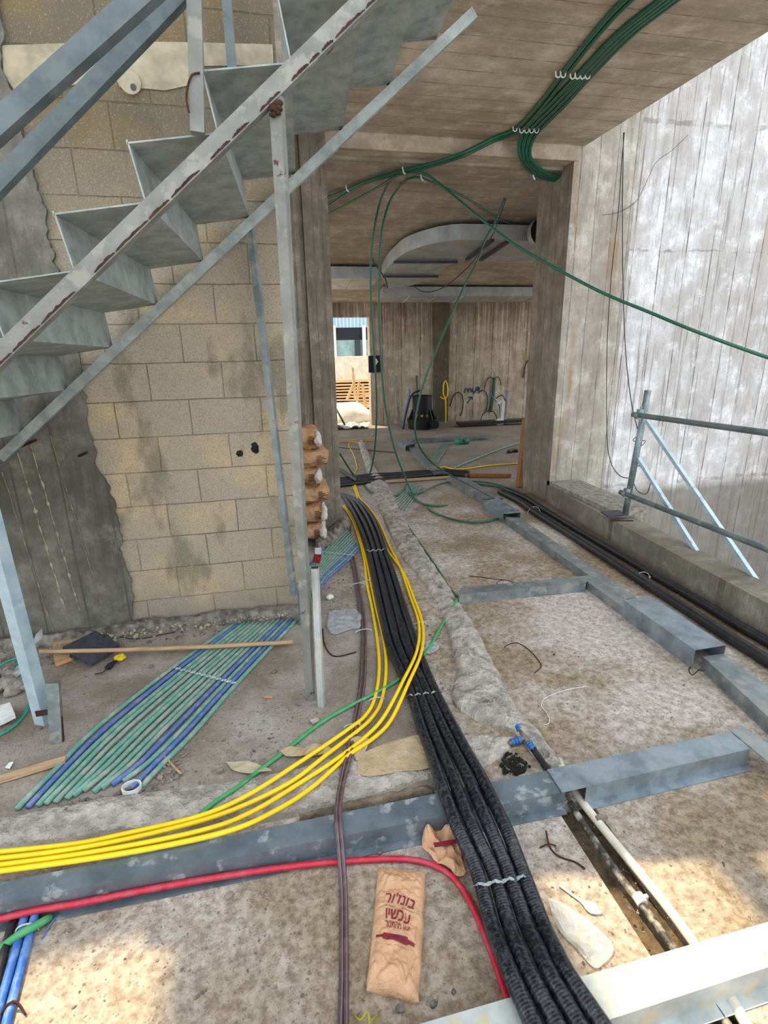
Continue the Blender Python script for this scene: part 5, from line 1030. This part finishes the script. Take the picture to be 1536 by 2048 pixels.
b = bmesh.new(); q = oz(224, 1330, .015)
for i, (dx, dy) in enumerate(((-.05, -.02), (-.045, -.04), (-.03, -.055), (-.01, -.05), (.0, -.03))): tube(b, [oz(233, 1322, .018), q.lerp(oz(233, 1322, .018), .3) + Vector((dx * .4, dy * .4, .004)), q + Vector((dx * .6, dy * .6, -.004))], .008, 8)
fin('fingers', b, M['glove_k'], gl_, True)
cable('scrap_wire', [(190, 1348), (205, 1345, .02), (216, 1335, .02), (222, 1328, .01)], .003, M['wire'], 'short dark wire curling out beside the work glove', 'wire', seg=6, step=.01)
cable('scrap_wire', [(215, 1268), (270, 1278), (320, 1270), (350, 1264)], .003, M['wire'], 'dark thin wire at the foot of the block wall', 'wire', seg=6)
b = bmesh.new(); c = oz(265, 1582); n_ = 22
o1 = [c + Vector((math.cos(2 * math.pi * i / n_) * .038, math.sin(2 * math.pi * i / n_) * .032, 0)) for i in range(n_)]; i1 = [c + (p - c) * .88 for p in o1]
for i in range(n_):
    j = (i + 1) % n_; prism(b, [o1[i], o1[j], i1[j], i1[i]], (0, 0, .028))
bmesh.ops.remove_doubles(b, verts=b.verts[:], dist=1e-6); tag(fin('pipe_ring', b, M['white']), 'white plastic ring at the lower end of the conduit fan', 'ring')
b = bmesh.new(); q = [oz(-20, 1425, .01), oz(22, 1413, .03), oz(32, 1436, .03), (oz(-20, 1462, .01))]; prism(b, q, (0, 0, .025)); tag(fin('plastic_box', b, M['white']), 'white plastic box at the left edge below the concrete lump', 'box')
b = bmesh.new(); q = [oz(10, 1536, .004), oz(18, 1526, .012), oz(27, 1524, .012), oz(20, 1538, .004)]; prism(b, q, (0, 0, .002)); tag(fin('paper_chip', b, M['white']), 'small white chip near the wood slat at left', 'paper')
cable('green_hose', [(64, 1382, .02), (62, 1400, .02), (45, 1435), (15, 1462), (-25, 1480)], .0075, M['teal'], 'teal hose curving off the left edge behind the left post', 'hose', seg=8)
cable('green_hose', [(45, 1316, .05), (20, 1320, .05), (-5, 1335, .04), (-30, 1348)], .007, M['teal'], 'teal hose at the left edge above the concrete lump', 'hose', seg=8)
cable('green_hose', [(42, 1322, .04), (20, 1340, .04), (0, 1352, .03), (-20, 1362)], .006, M['teal'], 'second teal hose bending behind the left post', 'hose', seg=8)
b = bmesh.new(); q = [oz(-20, 1372, .03), oz(48, 1325, .05), oz(48, 1345, .05), oz(-20, 1392, .03)]; prism(b, q, (0, 0, .006)); tag(fin('plastic_strip', b, M['tie']), 'pale blue plastic sheeting behind the left post', 'plastic sheet')
b = bmesh.new(); c = oz(1137, 1050); 
n_ = 20; prism(b, [Vector((c.x + math.cos(2 * math.pi * i / n_) * .055, c.y + math.sin(2 * math.pi * i / n_) * .09, .001)) for i in range(n_)], (0, 0, .003)); tag(fin('drain_hole', b, M['rust']), 'round dark drain stain in the gutter by the kerb', 'drain')
# soot marks and stubs on the left walls
for k, (x, y, s) in enumerate(((479, 907, .020), (510, 896, .022))):
    b = bmesh.new(); c = oy(x, y, WY); bmesh.ops.create_icosphere(b, subdivisions=3, radius=1, matrix=Matrix.Translation(c) @ Matrix.Diagonal((s * 1.1, .004, s * (1 + .6 * k), 1)))
    for v in b.verts: v.co += Vector((noise.noise(v.co * 60), 0, noise.noise(v.co * 60 + Vector((3, 3, 3))))) * .008
    tag(fin('soot_mark', b, M['black_sand'], None, True), ('round' if k == 0 else 'taller hatched') + ' black mark on the block wall beside the thin post', 'stain')
for k, (x0, y0, x1, y1) in enumerate(((40, 893, 72, 880), (158, 912, 174, 905))):
    b = bmesh.new(); tube(b, [oy(x0, y0, WY - .03), oy(x1, y1, WY - .09)], .008, 8); tag(fin('rebar_stub', b, M['rust']), ('longer' if k == 0 else 'shorter') + ' rusty bar stub poking out of the left concrete wall', 'rebar')
# mortar patch and plugged hole on the upper block wall
b = bmesh.new(); pts = [(5, 92), (120, 88), (250, 84), (400, 86), (545, 90), (547, 131), (400, 133), (385, 170), (330, 182), (290, 178), (240, 175), (230, 152), (190, 160), (120, 178), (30, 182), (8, 150)]
prism(b, [oy(x, y, WY - .001) for x, y in pts], (0, -.006, 0)); tag(fin('mortar_patch', b, M['mortar_pale']), 'pale mortar band smeared on the upper block wall behind the handrails', 'mortar patch')
b = bmesh.new(); c = oy(262, 168, WY); tube(b, [c + Vector((0, .01, 0)), c + Vector((0, -.02, 0))], .05, 18); e = fin('plug', b, M['mortar_pale']); tag(e, 'round plastered plug on the upper block wall', 'plug')
b = bmesh.new(); tube(b, [c + Vector((.012, -.018, -.02)), c + Vector((.012, -.024, -.02))], .014, 12); fin('plug_hole', b, M['tile'], e)

# ragged mortar seams between the shutter boards of the left concrete wall
wl = bpy.data.objects['wall_left']
for (x0, y0, x1, y1, w_) in ((35, 905, 132, 1225, .010), (62, 892, 160, 1222, .009), (5, 945, 108, 1268, .004), (100, 870, 205, 1215, .003)):
    b = bmesh.new(); n_ = 60; Lr = []; Rr = []
    for i in range(n_ + 1):
        p = oy(x0 + (x1 - x0) * i / n_, y0 + (y1 - y0) * i / n_, WY - .023); p.x += noise.noise(Vector((p.z * 9, x0, 4))) * .006; e = w_ * .8 * max(.06, .35 + 1.6 * noise.noise(Vector((p.z * 26, x0, 0))) + .8 * noise.noise(Vector((p.z * 70, x0, 0))))
        Lr.append(b.verts.new(p + Vector((-e, 0, 0)))); Rr.append(b.verts.new(p + Vector((e, 0, 0))))
    md = [b.verts.new((Lr[i].co + Rr[i].co) / 2 + Vector((0, -.004 - .008 * abs(noise.noise(Vector((i * .5, 3, x0)))), 0))) for i in range(n_ + 1)]
    for i in range(n_): b.faces.new((Lr[i], Lr[i + 1], md[i + 1], md[i])); b.faces.new((md[i], md[i + 1], Rr[i + 1], Rr[i])); b.faces.new((Lr[i], Rr[i], Rr[i + 1], Lr[i + 1]))
    fin('mortar_seam', b, M['mortar_pale'], wl)
